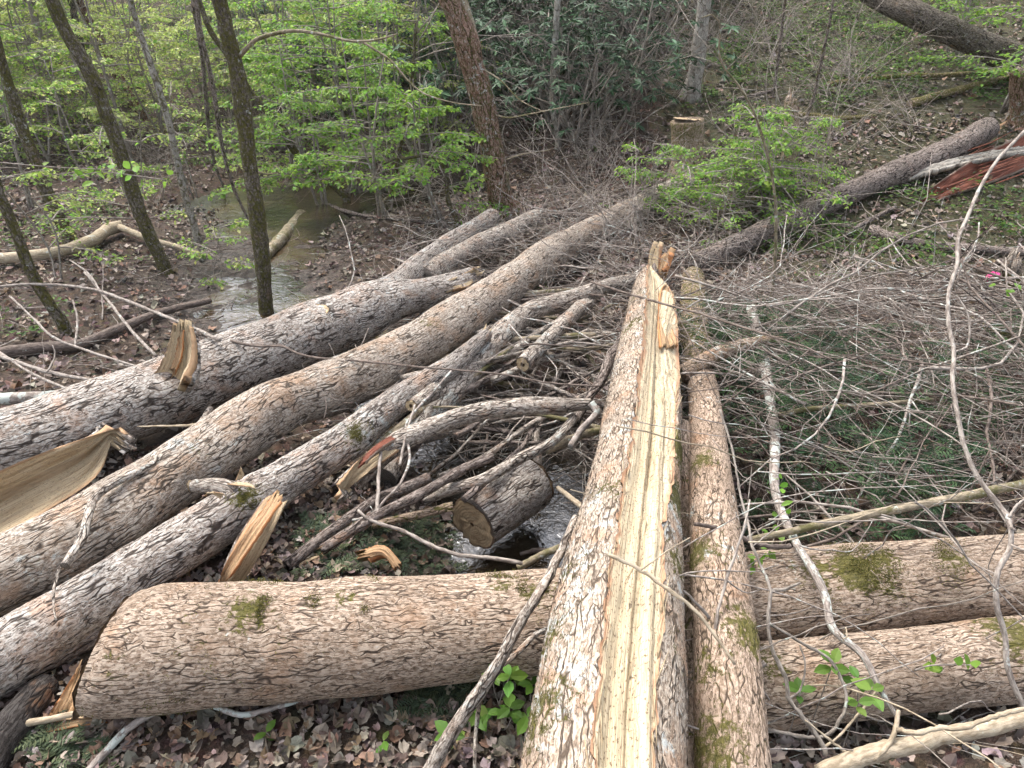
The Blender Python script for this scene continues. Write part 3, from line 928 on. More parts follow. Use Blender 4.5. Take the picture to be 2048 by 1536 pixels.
kE = [(at_z(352, 772, .36), .13, .075), (at_z(640, 640, .35), .12, .03), (at_z(560, 700, .25), .2, .02)]
logE, gE = simple_log('forked_log', [(-330, 1010, .20, 190), (-100, 925, .20, 172), (60, 880, .20, 158), (200, 830, .20, 148), (350, 775, .20, 138), (500, 712, .19, 122), (620, 665, .19, 116), (720, 626, .18, 108),
                                     (780, 588, .17, 74), (834, 536, .16, 46), (885, 500, .14, 43), (937, 466, .12, 39), (984, 434, .11, 34)], 'z', 'bark_grey',
                       'long grey forked log with a torn upright stub, leftmost of three parallel logs', sides=150, step=0.012, seed=17, lump=0.06, knots=kE, parts=partsE)


def partsF(root, g):
    splinters('splinter_bundle', g['P'][-1], g['T'][-1], g['R'][-1], 0.22, 14, M['wood_orange'], root, 43)


logF, gF = simple_log('fallen_log', [(-220, 1260, .20, 190), (-20, 1165, .20, 172), (150, 1080, .20, 160), (300, 985, .20, 146), (450, 885, .20, 128), (560, 815, .20, 112), (660, 778, .20, 110), (800, 708, .20, 98),
                                     (930, 628, .20, 86), (1030, 562, .19, 76), (1080, 522, .18, 70), (1130, 490, .17, 62), (1235, 436, .14, 50), (1262, 420, .12, 46)], 'z', 'bark_tan',
                       'long tan and grey log in the middle of the three parallel logs', sides=150, step=0.012, seed=18, lump=0.06,
                       knots=[(at_z(560, 780, .36), .12, .03), (at_z(660, 750, .38), .14, .02), (at_z(450, 890, .35), .15, .02)],
                       moss=[(at_z(855, 640, .35), .1, .5), (at_z(395, 900, .3), .08, .4)], parts=partsF)


def partsG(root, g):
    slab('torn_limb', [at_z(545, 985, .30), at_z(500, 1045, .26), at_z(465, 1110, .18), at_z(437, 1172, .06)],
         [at_z(572, 1010, .24), at_z(545, 1065, .20), at_z(515, 1120, .13), at_z(482, 1172, .04)], [0.01, -0.02, -0.025, -0.015], 0.05, M['wood'], root, 44, jag=0.025, back=M['bark_grey'])
    slab('torn_flap', [at_z(555, 980, .33), at_z(500, 1050, .30), at_z(452, 1130, .19), at_z(436, 1168, .10)],
         [at_z(560, 1000, .34), at_z(522, 1060, .30), at_z(470, 1140, .19), at_z(447, 1170, .09)], [0.0, 0.01, 0.01, 0.0], 0.014, M['wood_orange'], root, 45, jag=0.02)
    C = path3([(470, 985, .24, 40), (430, 972, .27, 32), (385, 972, .26, 26)], 'z', 0.016)
    trunk_mesh('side_stub', C, 36, M['bark_mid'], root, 46, 0.08)
    cut_face('cut_face', C[-1, :3] + unit(C[-1, :3] - C[-3, :3]) * 0.006, C[-1, :3] - C[-3, :3], C[-1, 3], M['end_pale'], root, seed=6)
    C = path3([(872, 782, .22, 34), (845, 798, .24, 27), (823, 811, .26, 25)], 'z', 0.016)
    trunk_mesh('side_stub', C, 36, M['bark_mid'], root, 47, 0.06)
    cut_face('cut_face', C[-1, :3] + unit(C[-1, :3] - C[-3, :3]) * 0.006, C[-1, :3] - C[-3, :3], C[-1, 3], M['end_pale'], root, seed=7)
    splinters('splinter_bundle', g['P'][-1], g['T'][-1], g['R'][-1], 0.12, 7, M['wood'], root, 48)
    for k, (px, py, ex, ey) in enumerate([(470, 965, 480, 940), (460, 968, 505, 972), (440, 998, 420, 985)]):
        a, b = at_z(px, py, .30), at_z(ex, ey, .34)
        sl = slab('wood_sliver', [a, 0.5 * (a + b), b], [a + np.array([.02, .02, 0]), 0.5 * (a + b) + np.array([.025, .015, 0]), b + np.array([.006, 0, 0])], 0.004, 0.006, M['wood'], root, 60 + k, n=8, m=5, jag=0.01)


logG, gG = simple_log('lichened_log', [(-160, 1410, .14, 150), (0, 1315, .14, 132), (200, 1190, .15, 116), (350, 1095, .15, 104), (480, 1015, .15, 96), (580, 955, .15, 86), (680, 892, .16, 78), (730, 852, .16, 72),
                                       (790, 806, .17, 64), (850, 768, .19, 54), (905, 730, .21, 44), (945, 694, .23, 32), (975, 668, .24, 22)], 'z', 'bark_grey',
                       'lichen-patched log nearest of the three parallel logs, with a torn side limb', sides=140, step=0.011, seed=19, lump=0.05,
                       moss=[(at_z(728, 862, .26), .10, 1.0), (at_z(500, 985, .28), .1, .7), (at_z(405, 1050, .28), .06, .7), (at_z(340, 1130, .28), .08, .3)],
                       knots=[(at_z(500, 990, .25), .15, .03)], parts=partsG)
simple_log('weathered_log', [(-120, 1430, .06, 70), (60, 1330, .07, 62), (200, 1262, .06, 50), (300, 1215, .05, 40)], 'z', 'bark_dark',
           'dark thin log tucked under the nearest parallel log at lower left', sides=40, step=0.02, seed=20)


# --- other logs and heavy branches of the pile
def partsH(root, g):
    pass


simple_log('leaning_log', [(1290, 556, .20, 30), (1193, 581, .20, 34), (1125, 602, .20, 37), (1056, 626, .18, 42), (1000, 672, .14, 48), (945, 735, .10, 54), (895, 785, .08, 58), (845, 842, .05, 60), (795, 900, .02, 62), (765, 955, -.02, 58)], 'z',
           'bark_mid', 'bent grey log crossing under the pile behind the lichen-patched log', sides=60, step=0.014, seed=23, lump=0.06)
simple_log('fallen_log', [(846, 556, .12, 44), (919, 510, .11, 44), (988, 479, .10, 42), (1040, 452, .09, 38), (1072, 436, .08, 34)], 'z', 'bark_mid',
           'grey log beside the fork arm, ending at the reddish tree', sides=50, step=0.02, seed=24)


def partsJ(root, g):
    slab('torn_end', [at_z(806, 862, .24), at_z(760, 885, .24), at_z(712, 925, .20), at_z(672, 985, .12)],
         [at_z(815, 886, .22), at_z(775, 915, .20), at_z(728, 952, .14), at_z(690, 985, .06)], [0.015, 0.02, 0.015, 0.0], 0.02, M['wood'], root, 51, jag=0.03, back=M['bark_mid'])
    slab('red_core', [at_z(800, 862, .255), at_z(755, 887, .25), at_z(722, 918, .225)], [at_z(803, 870, .26), at_z(760, 896, .25), at_z(728, 925, .225)], 0.0, 0.012, M['wood_red'], root, 52, jag=0.03)


simple_log('curved_branch', [(1182, 808, .32, 24), (1120, 812, .32, 32), (1050, 812, .31, 36), (985, 818, .29, 38), (910, 838, .27, 38), (850, 860, .25, 42), (805, 880, .22, 46), (770, 905, .17, 40), (735, 945, .11, 30), (715, 975, .06, 16)], 'z',
           'bark_mid', 'curved grey branch with a long torn end arching towards the split log', 'branch', sides=50, step=0.012, seed=25, parts=partsJ)


def partsK(root, g):
    cut_face('cut_face', g['P'][0] - g['T'][0] * 0.014, -g['T'][0], g['R'][0] * 1.0, M['end_dark'], root, seed=8)
    cut_face('cut_face', g['P'][-1] + g['T'][-1] * 0.014, g['T'][-1], g['R'][-1] * 0.97, M['end_dark'], root, seed=9)


simple_log('cut_round', [(948, 1046, -.12, 112), (985, 1020, -.12, 113), (1030, 988, -.12, 112), (1062, 966, -.12, 108)], 'z', 'bark_grey',
           'short sawn log section with a dark cut face, standing in the creek pool', sides=130, step=0.010, seed=26, lump=0.02, parts=partsK,
           moss=[(at_z(960, 1000, .05), .06, .4)])


def broken(seed, ln=0.09, mat='wood', n=8):
    def f(root, g):
        splinters('splinter_bundle', g['P'][0], -g['T'][0], g['R'][0], ln, n, M[mat], root, seed)
    return f


simple_log('dead_branch', [(572, 1132, .03, 24), (662, 1062, .06, 23), (751, 1001, .08, 22), (813, 976, .08, 22), (856, 956, .07, 22)], 'z', 'bark_dark',
           'dark weathered branch lying left of its pale-ended neighbour near the pool', 'branch', sides=30, step=0.016, seed=27)
simple_log('dead_branch', [(642, 1101, .06, 22), (751, 1033, .11, 21), (834, 992, .14, 21), (888, 961, .15, 20), (936, 934, .15, 20), (985, 914, .13, 18)], 'z', 'bark_dark',
           'brown branch with a pale broken end pointing lower left near the pool', 'branch', sides=30, step=0.016, seed=28, parts=broken(70, .05, 'wood_orange'))
simple_log('crooked_branch', [(850, 1003, .0, 20), (880, 985, .05, 26), (925, 972, .10, 24), (975, 955, .14, 23), (1039, 917, .18, 22), (1107, 882, .22, 20), (1150, 835, .26, 17)], 'z', 'bark_mid',
           'crooked grey branch passing behind the sawn log section', 'branch', sides=30, step=0.016, seed=29)
simple_log('dead_branch', [(905, 1012, .06, 18), (860, 1024, .05, 16), (780, 1042, .02, 15), (745, 1052, .0, 12)], 'z', 'bark_moss',
           'mossy tan branch with a broken end touching the sawn log section', 'branch', sides=24, step=0.016, seed=30, parts=broken(71, .04), moss_base=.35)


def partsPole(root, g):
    cut_face('cut_face', g['P'][0] - g['T'][0] * 0.005, -g['T'][0], g['R'][0] * 0.99, M['end_pale'], root, seed=10)


simple_log('cut_pole', [(1046, 728, .22, 30), (1068, 706, .22, 31), (1095, 680, .20, 30), (1140, 634, .18, 30), (1180, 600, .14, 28)], 'z', 'bark_mid',
           'grey pole with a round sawn end and dark heart facing the camera', 'pole', sides=36, step=0.016, seed=33, parts=partsPole)
simple_log('dark_limb', [(1255, 660, .42, 22), (1240, 690, .38, 22), (1222, 712, .34, 21), (1203, 759, .30, 20), (1175, 798, .27, 19), (1150, 850, .20, 17)], 'z', 'bark_dark',
           'dark limb curving down from the left side of the split log', 'branch', sides=24, step=0.016, seed=34)
simple_log('mossy_limb', [(1362, 748, .30, 36), (1400, 728, .34, 32), (1440, 705, .36, 29), (1490, 690, .36, 24), (1540, 679, .34, 16), (1590, 681, .32, 8)], 'z', 'bark_moss',
           'mossy limb with a pale lichen patch crossing over the straight log', 'branch', sides=36, step=0.014, seed=35, moss_base=.25)
simple_log('lichened_pole', [(1503, 618, .30, 20), (1527, 715, .26, 21), (1540, 800, .22, 21), (1550, 880, .20, 20), (1550, 980, .24, 18), (1587, 1076, .43, 16), (1622, 1134, .45, 17), (1649, 1189, .43, 17), (1666, 1257, .40, 16),
                             (1724, 1309, .40, 14), (1758, 1374, .36, 12), (1796, 1439, .30, 10)], 'z', 'twig_lichen',
           'pale lichen-crusted pole running from the brush down over the cross log', 'branch', sides=20, step=0.016, seed=36)
simple_log('fallen_log', [(1385, 530, .10, 40), (1450, 500, .10, 42), (1560, 448, .10, 44), (1690, 390, .12, 46), (1800, 342, .14, 48), (1900, 300, .15, 50), (1975, 258, .16, 44)], 'g', 'bark_dark',
           'straight dark-barked trunk fallen up the slope at the right', sides=70, step=0.03, seed=37,
           parts=lambda root, g: splinters('splinter_bundle', g['P'][-1], g['T'][-1], g['R'][-1], .3, 10, M['wood_orange'], root, 72))


# rotten red log behind it
def rotten(root):
    slab('rotten_shell', [at_g(1840, 392, .05), at_g(1920, 335, .18), at_g(2000, 290, .25), at_g(2080, 255, .3)],
         [at_g(1880, 398, .02), at_g(1960, 372, .04), at_g(2030, 345, .06), at_g(2100, 320, .06)], [.03, .05, .05, .04], .06, M['wood_red'], root, 81, jag=.12)
    slab('grey_strip', [at_g(1800, 350, .12), at_g(1900, 318, .20), at_g(2000, 298, .25), at_g(2090, 285, .25)],
         [at_g(1800, 362, .10), at_g(1900, 332, .18), at_g(2000, 312, .22), at_g(2090, 300, .22)], .0, .05, M['bark_smooth'], root, 82, jag=.08)
    polys = []
    for i in range(16):
        a = at_g(1870 + 150 * random.random(), 385 - 100 * random.random(), .15)
        polys.append((np.array([a, a + np.array([.3, .12, .06]), a + np.array([.55 + .3 * random.random(), .25, .16])]), np.array([.010, .008, .002])))
    o = tube_obj('wood_fibres', polys, M['wood_red'], root, 4)


rr_ = empty('rotten_log', at_g(1950, 360), 'rotten log with crumbling red heartwood at the right behind the dark trunk', 'log')
rotten(rr_)


# broken butt with pale torn wood behind the tip of the split log
def broken_butt():
    r = empty('broken_butt', at_g(1316, 545), 'small upright log butt with pale torn wood behind the split log tip', 'stump')
    slab('torn_face', [at_d(1296, 535, 5.5), at_d(1297, 510, 5.5), at_d(1303, 495, 5.5)], [at_d(1316, 540, 5.45), at_d(1317, 515, 5.45), at_d(1316, 497, 5.45)], .02, .05, M['wood'], r, 83, jag=.03, upv=(0, -1, .2))
    slab('torn_face', [at_d(1317, 540, 5.45), at_d(1322, 515, 5.45), at_d(1329, 505, 5.45)], [at_d(1324, 541, 5.4), at_d(1336, 522, 5.4), at_d(1336, 508, 5.4)], .02, .05, M['wood_orange'], r, 84, jag=.03, upv=(0, -1, .2))
    C = np.array([[*at_d(1316, 580, 5.55), .10], [*at_d(1316, 545, 5.55), .09], [*at_d(1318, 520, 5.58), .07]])
    trunk_mesh('trunk', spline(C, n=14), 30, M['bark_dark'], r, 85)


broken_butt()
simple_log('fallen_log', [(1262, 432, .12, 46), (1285, 410, .13, 46), (1330, 385, .14, 42), (1380, 362, .15, 36)], 'g', 'bark_mid',
           'pale grey log end half hidden in the green shrub', sides=40, step=.03, seed=39)


# ------------------------------------------------------------------ individually placed sticks
def stick(name, pts, zmode, mat, label, w, cat='stick', group=None, forks=(), sides=8):
    """pts: (px, py); w and z may be (start, end); forks are (pts, w) on the same kind of path"""
    def mk(pts, w, zz):
        n = len(pts)
        ws = np.linspace(w[0], w[1], n)
        zs = np.interp(np.linspace(0, 1, n), np.linspace(0, 1, len(zz)), zz)
        C = path3([(p[0], p[1], zs[i], ws[i]) for i, p in enumerate(pts)], zmode[0], n=max(10, 5 * n))
        jt = .15 if max(w) < 12 else .05
        C[:, :3] += jt * C[:, 3:4] * RNG.normal(size=(len(C), 3))
        C[:, 3] *= 1 + .6 * jt * RNG.normal(size=len(C))
        return C[:, :3], C[:, 3]
    polys = [mk(pts, w, zmode[1])]
    if not forks:
        o = tube_obj(name, polys, M[mat], None, sides)
        return tag(o, label, cat, group)
    r = empty(name, polys[0][0][0], label, cat, group)
    tube_obj('stem', polys, M[mat], r, sides)
    for f in forks:
        tube_obj('side_shoot', [mk(f[0], f[1], f[2] if len(f) > 2 else zmode[1])], M[mat], r, max(5, sides - 2))
    return r


S_ = stick
S_('long_stick', [(850, 1560), (905, 1462), (965, 1375), (1000, 1320), (1040, 1245), (1085, 1175), (1120, 1105), (1152, 1035)], ('z', (.05, .35, .50, .55)), 'bark_mid',
   'long grey stick leaning across the cross log beside the split log', (32, 15), forks=[([(988, 1338), (1030, 1310), (1070, 1270), (1105, 1255)], (14, 9), (.3, .32, .4)), ([(962, 1375), (953, 1450), (948, 1560)], (9, 7), (.28, .1, .02))], sides=14)
S_('bent_stick', [(170, 1550), (215, 1500), (262, 1453), (320, 1420), (385, 1406), (430, 1412), (485, 1430), (560, 1412), (640, 1390), (720, 1383), (800, 1365)], ('z', (.03, .10, .06, .03)), 'twig_lichen',
   'pale green lichen-covered bent stick in front of the cross log', (17, 8), sides=12)
S_('thin_stick', [(30, 1450), (90, 1440), (180, 1425), (300, 1438)], ('z', (.06, .08, .05)), 'twig_tan', 'tan splintered stick under the left end of the cross log', (15, 10))
S_('crooked_stick', [(420, 818), (393, 855), (342, 886), (307, 927), (239, 961), (191, 995), (174, 1040), (165, 1075), (130, 1132)], ('z', (.2, .32, .38, .40, .38)), 'bark_mid',
   'crooked grey stick lying along the top of the middle parallel log', (12, 19), forks=[([(118, 1140), (108, 1180), (107, 1215), (112, 1240)], (6, 4), (.36, .3))], sides=12)
S_('draped_twig', [(440, 678), (513, 692), (564, 692), (598, 708), (650, 718), (720, 722), (850, 735), (1000, 748), (1100, 766), (1200, 772)], ('z', (.36, .38, .34, .42, .44)), 'twig_dark',
   'long dark twig draped over the parallel logs', (6, 3.5))
S_('lichened_twig', [(-20, 575), (60, 568), (140, 572), (200, 582), (280, 612), (360, 645), (440, 680)], ('z', (.2, .3, .42)), 'twig_grey', 'arching lichened twig ending against the forked log', (5, 7),
   forks=[([(170, 545), (215, 600), (262, 660), (312, 712)], (5, 7), (.3, .25)), ([(200, 582), (175, 545), (140, 520)], (5, 3), (.3, .4))])
S_('lichened_twig', [(20, 592), (70, 640), (113, 678), (200, 710), (290, 738)], ('z', (.35, .28, .24)), 'twig_grey', 'lower lichened twig sloping down to the torn stub', (4, 6),
   forks=[([(150, 693), (155, 640), (145, 600)], (5, 3), (.26, .4))])
S_('bare_twig', [(-30, 702), (30, 722), (100, 745), (170, 758), (245, 768)], ('z', (.15, .2)), 'twig_grey', 'pale twig lying flat left of the torn stub', (9, 7),
   forks=[([(0, 705), (70, 750), (175, 795)], (6, 5), (.15, .2)), ([(95, 744), (110, 712), (105, 690)], (4, 2), (.2, .3))])
S_('fallen_pole', [(-40, 802), (60, 795), (150, 790), (250, 776), (300, 768)], ('z', (.05, .08)), 'twig_lichen', 'pale lichened pole behind the butt of the forked log', (26, 20), 'pole', sides=14)
S_('fallen_pole', [(-40, 712), (80, 696), (160, 688), (240, 656), (320, 625), (420, 601)], ('g', (.05, .05)), 'twig_dark', 'brown decaying pole on the ground beyond the forked log', (26, 12), 'pole', sides=12)
S_('fallen_pole', [(-40, 520), (60, 512), (130, 500), (185, 480), (215, 460), (245, 452)], ('g', (.08, .10)), 'twig_tan', 'bleached curved pole on the ground at the left edge', (22, 24), 'pole', sides=14,
   forks=[([(240, 455), (300, 478), (350, 492), (410, 512)], (14, 8), (.1, .04))])
S_('mossy_pole', [(528, 515), (560, 480), (590, 447), (604, 432)], ('g', (.05, .10)), 'twig_moss', 'mossy pole end lying in the creek beside the mossy tree', (22, 26), 'pole', sides=14)
S_('wood_lath', [(275, 853), (340, 852), (418, 848)], ('z', (.22, .28)), 'twig_tan', 'pale straight wood sliver between two parallel logs', (3, 8), 'splinter', sides=4)
S_('lichened_stick', [(1182, 805), (1193, 824), (1180, 842), (1162, 860), (1141, 893)], ('z', (.36, .3, .22)), 'twig_lichen', 'short pale lichened stick hanging at the end of the curved branch', (15, 13), sides=12)
S_('upright_snag', [(1072, 445), (1082, 425), (1098, 398)], ('d', (7.2, 7.2)), 'twig_dark', 'short dark stick poking up beside the reddish tree', (12, 6))
S_('orange_stick', [(1168, 1018), (1140, 995), (1115, 975)], ('z', (.02, .02)), 'twig_tan', 'orange peeled stick end above the pool', (13, 9), sides=8)
S_('water_stick', [(1040, 1108), (1080, 1100), (1130, 1105)], ('z', (-.33, -.30)), 'twig_dark', 'dark curved stick floating in the pool', (8, 10))
S_('wet_pole', [(1035, 1135), (1080, 1112), (1120, 1095)], ('z', (-.1, .0)), 'twig_moss', 'pale mossy stick leaning from the pool to the cross log', (14, 15), sides=10)
S_('bare_twig', [(715, 1020), (740, 1040), (800, 1060), (850, 1085), (910, 1108), (1000, 1118), (1045, 1128)], ('z', (.15, .05, .0)), 'twig_grey', 'grey twig stretching across the grass left of the pool', (8, 8),
   forks=[([(755, 1030), (757, 960), (762, 900)], (9, 7), (.12, .22)), ([(800, 930), (812, 870), (830, 810)], (6, 4), (.22, .3))])
S_('bare_twig', [(680, 1040), (735, 1035), (770, 1000), (800, 968), (820, 915), (812, 850), (860, 790), (905, 740)], ('z', (.05, .2, .3)), 'twig_lichen', 'wavy pale twig crossing the lichen-patched log', (6, 5))
S_('mossy_stick', [(1560, 830), (1622, 818), (1724, 811), (1790, 806), (1866, 799)], ('z', (.30, .34)), 'twig_moss', 'short mossy stick with a white patch on the brush', (12, 9), sides=8)
S_('mossy_pole', [(1502, 1079), (1587, 1062), (1690, 1038), (1758, 1025), (1900, 998), (2080, 962)], ('z', (.45, .50, .55)), 'twig_moss', 'long mossy pole with white patches above the cross log', (14, 19), 'pole', sides=12)
S_('dark_stick', [(1390, 1048), (1425, 1054), (1455, 1062), (1500, 1082), (1535, 1092), (1580, 1094)], ('z', (.62, .5, .45)), 'twig_dark', 'dark stick across the straight log', (8, 11))
S_('dry_stick', [(1216, 1108), (1272, 1134), (1330, 1175), (1385, 1216), (1430, 1270), (1470, 1330)], ('z', (.92, .86, .75)), 'twig_tan', 'tan stick lying over the split face of the log', (9, 6),
   forks=[([(1282, 1140), (1330, 1105), (1380, 1075)], (4, 2), (.9, .95))])
S_('sapling', [(2070, 240), (2030, 282), (1994, 321), (1960, 376), (1936, 431), (1916, 480), (1914, 530), (1898, 582), (1897, 644), (1908, 705), (1905, 760), (1915, 828), (1929, 893), (1956, 955), (2000, 1012), (2018, 1040), (2021, 1093),
                (1994, 1148), (1994, 1216), (2011, 1274), (2014, 1329), (2040, 1400), (2080, 1470)], ('d', (3.0, 2.6, 2.3, 2.1, 2.05)), 'twig_grey', 'tall crooked sapling in front of the brush at the right edge', (6, 12), 'sapling',
   forks=[([(1908, 705), (1935, 690), (1938, 640), (1920, 600), (1900, 585)], (5, 2), (2.5, 2.6)), ([(1929, 893), (1880, 860), (1800, 815), (1700, 770)], (4, 2), (2.3, 2.6)), ([(2018, 1035), (2035, 1010), (2060, 990)], (6, 4), (2.1, 2.1)),
          ([(1956, 955), (2010, 1040), (2030, 1060)], (6, 5), (2.25, 2.1)), ([(2022, 1090), (2050, 1100), (2070, 1098)], (5, 4), (2.1, 2.0)), ([(1996, 1150), (1940, 1120), (1880, 1050), (1790, 960)], (4, 2), (2.1, 2.4))], sides=10)
S_('bare_sapling', [(1652, 1510), (1640, 1482), (1601, 1428), (1577, 1397), (1570, 1353), (1546, 1302), (1536, 1244), (1541, 1182), (1529, 1148), (1505, 1093), (1498, 1055), (1480, 985), (1465, 900), (1440, 820)], ('d', (2.0, 2.05, 2.2, 2.5)), 'twig_stem',
   'slender brown sapling in front of the cross log right of the straight log', (11, 4), 'sapling',
   forks=[([(1541, 1182), (1570, 1178), (1601, 1165)], (9, 5), (2.2, 2.2)), ([(1537, 1246), (1570, 1265), (1610, 1290), (1655, 1315), (1680, 1353), (1693, 1395), (1685, 1430), (1656, 1469), (1608, 1474), (1519, 1456), (1423, 1445)], (6, 8), (2.2, 2.1, 2.0)),
          ([(1577, 1397), (1600, 1380), (1610, 1330), (1600, 1290)], (5, 3), (2.1, 2.15)), ([(1505, 1093), (1560, 1050), (1600, 1030)], (3, 2), (2.3, 2.4))], sides=8)
S_('bare_sapling', [(1410, 1540), (1420, 1470), (1427, 1336), (1431, 1250), (1452, 1160), (1486, 1062), (1500, 1000)], ('d', (1.9, 2.0, 2.2)), 'twig_grey', 'thin grey sapling rising in front of the straight log', (10, 4), 'sapling',
   forks=[([(1428, 1320), (1480, 1320), (1530, 1330)], (5, 3), (2.05, 2.1)), ([(1431, 1250), (1400, 1215), (1365, 1180), (1340, 1165)], (8, 5), (2.05, 2.0)), ([(1431, 1250), (1470, 1310), (1510, 1360), (1540, 1400)], (7, 4), (2.05, 2.0)), ([(1427, 1445), (1470, 1400), (1505, 1350), (1530, 1325)], (8, 10), (1.98, 2.0)),
          ([(1452, 1160), (1490, 1185), (1520, 1180)], (4, 2), (2.1, 2.15))], sides=8)
S_('pale_branch', [(1640, 1550), (1700, 1522), (1758, 1503), (1827, 1490), (1895, 1469), (1963, 1459), (2070, 1430)], ('z', (.30, .36, .42)), 'twig_tan', 'smooth pale branch with white patches at the bottom right corner', (38, 30), 'branch',
   forks=[([(1745, 1520), (1775, 1492), (1790, 1462), (1797, 1420)], (12, 8), (.34, .42)), ([(1793, 1459), (1827, 1466), (1881, 1456), (1929, 1456), (1981, 1435), (2060, 1415)], (11, 9), (.42, .5)), ([(1640, 1500), (1680, 1470), (1740, 1400), (1757, 1374)], (5, 4), (.3, .36)),
          ([(1700, 1512), (1660, 1480), (1610, 1440)], (6, 3), (.32, .4))], sides=16)

# ------------------------------------------------------------------ standing trees
def project(p):
    v = np.asarray(p, float) - EYE
    dz = v[1] * math.cos(PITCH) - v[2] * math.sin(PITCH)
    return 1024 + FPX * v[0] / dz, 768 - FPX * (v[1] * math.sin(PITCH) + v[2] * math.cos(PITCH)) / dz


def grow(start, d, length, r, rg, depth, n=7, wob=0.22, droop=0.0):
    """polyline and, recursively, its side twigs -> list of (pts, radii), list of tips (point, direction)"""
    pts = [np.asarray(start, float)]
    d = unit(np.asarray(d, float))
    for i in range(n - 1):
        d = unit(d + wob * rg.normal(size=3) * 0.6 + np.array([0, 0, -droop / n]))
        pts.append(pts[-1] + d * length / (n - 1))
    P = np.array(pts)
    R = np.linspace(r, r * 0.35, n)
    out, tips = [(P, R)], [(P[-1], d)]
    if depth > 0:
        k = rg.integers(3, 6)
        for j in range(k):
            i = int(rg.integers(1, n - 1))
            t = unit(P[i + 1] - P[i])
            side = unit(np.cross(t, rg.normal(size=3)))
            o, tp = grow(P[i], 0.75 * t + 0.75 * side, length * (0.35 + 0.3 * rg.random()), R[i] * 0.6, rg, depth - 1, n, wob, droop)
            out += o
            tips += tp
    return out, tips


def standing_tree(name, pts, label, mat='bark_tree', sides=24, flare=1.5, group=None, limbs=(), upper=4.0, seed=0, zoff=0.0, cat='tree', mb=0.40):
    """pts (px, py, width) from top to base; stands in the plane of its base and goes on above the frame"""
    base = at_g(pts[-1][0], pts[-1][1], zoff)
    Y = base[1]
    rg = np.random.default_rng(seed + 900)
    P = []
    for px, py, w in pts:
        p = at_y(px, py, Y)
        P.append([*p, w * depth_of(p) / (2 * FPX)])
    P = P[::-1]
    P[0][2] -= 0.05
    first = np.array(P[0])
    first[3] *= flare
    P = [first] + [np.array(P[0]) * [1, 1, 1, 1] + np.array([0, 0, 0.16, 0])] + [np.array(q) for q in P[1:]]
    up = unit(P[-1][:3] - P[-2][:3])
    for k in range(1, 4):
        e = P[-1].copy()
        e[:3] = e[:3] + up * upper / 3 + 0.06 * rg.normal(size=3)
        e[3] *= 0.82
        P.append(e)
    C = spline(np.array(P), step=0.06)
    root = empty(name, base, label, cat, group)
    trunk_mesh('trunk', C, sides, M[mat], root, seed + 3, 0.07, moss_base=mb)
    # upper limbs above the frame, and the limbs seen in the photograph
    polys = []
    for k in range(5):
        i = int(len(C) * (0.80 + 0.19 * rg.random()))
        i = min(i, len(C) - 1)
        a = rg.random() * 6.283
        o, _ = grow(C[i, :3], [math.cos(a), math.sin(a), 0.8], 1.2 + rg.random(), C[i, 3] * 0.45, rg, 1)
        polys += o
    tube_obj('crown', polys, M['twig_stem'], root, 5)
    for lp, lw, dy in limbs:
        Q = []
        for k, (px, py) in enumerate(lp):
            p = at_y(px, py, Y + dy * k / max(1, len(lp) - 1))
            w = lw[0] + (lw[1] - lw[0]) * k / (len(lp) - 1)
            Q.append([*p, w * depth_of(p) / (2 * FPX)])
        q = spline(np.array(Q), n=6 * len(lp))
        tube_obj('limb', [(q[:, :3], q[:, 3])], M['twig_moss'], root, 8)
    return root, C


standing_tree('forest_tree', [(438, 0, 30), (452, 60, 31), (476, 150, 31), (500, 330, 31), (520, 480, 31), (537, 640, 28)], 'mossy speckled tree with one arching limb rising behind the forked log', sides=30, flare=1.15, seed=1,
              limbs=[([(480, 112), (498, 92), (520, 76), (580, 62), (640, 68), (700, 82), (750, 80), (795, 68)], (10, 3), -.3), ([(725, 84), (780, 120), (815, 160), (850, 188), (905, 205), (965, 212)], (5, 2), -.3),
                     ([(1024 - 520, 340), (530, 348), (555, 346)], (6, 2), .1)])
standing_tree('forest_tree', [(100, -10, 26), (125, 50, 26), (180, 150, 27), (232, 280, 27), (282, 430, 26), (332, 548, 25)], 'slender mossy tree leaning left between the creek and the left edge', sides=24, seed=2)
standing_tree('forest_tree', [(-6, 80, 16), (20, 180, 20), (50, 270, 22), (92, 380, 24), (142, 488, 26)], 'dark mossy tree leaning left near the left edge, further back', sides=22, seed=3)
standing_tree('forest_tree', [(-14, 340, 17), (0, 390, 19), (32, 465, 20), (72, 565, 22), (132, 668, 22)], 'near mossy trunk entering at the left edge and reaching lowest of the left trees', sides=22, flare=1.25, seed=4)
standing_tree('forest_tree', [(895, -10, 44), (912, 30, 45), (935, 90, 52), (960, 190, 48), (984, 300, 47), (1000, 390, 50), (1009, 436, 56)], 'thick reddish-barked leaning tree with pale streaks at the centre', 'bark_red', sides=48, flare=1.35, seed=5,
              limbs=[([(948, 95), (938, 50), (925, 5), (920, -40)], (26, 22), .1), ([(962, 215), (1010, 235), (1060, 228), (1110, 218), (1180, 205)], (4, 1.5), -.2), ([(985, 330), (1040, 310), (1100, 300)], (3, 1.5), .2),
                     ([(935, 70), (900, 30), (860, 0)], (4, 2), -.2), ([(950, 130), (1000, 160), (1040, 200), (1090, 225)], (4, 2), -.3), ([(1013, 400), (1016, 370), (1015, 345)], (8, 5), -.2)])
standing_tree('forest_tree', [(1117, -10, 13), (1112, 60, 13), (1108, 130, 13), (1106, 210, 13), (1116, 295, 12)], 'thin straight grey tree standing before the rhododendron slope', 'bark_smooth', sides=16, seed=6, mb=.1)
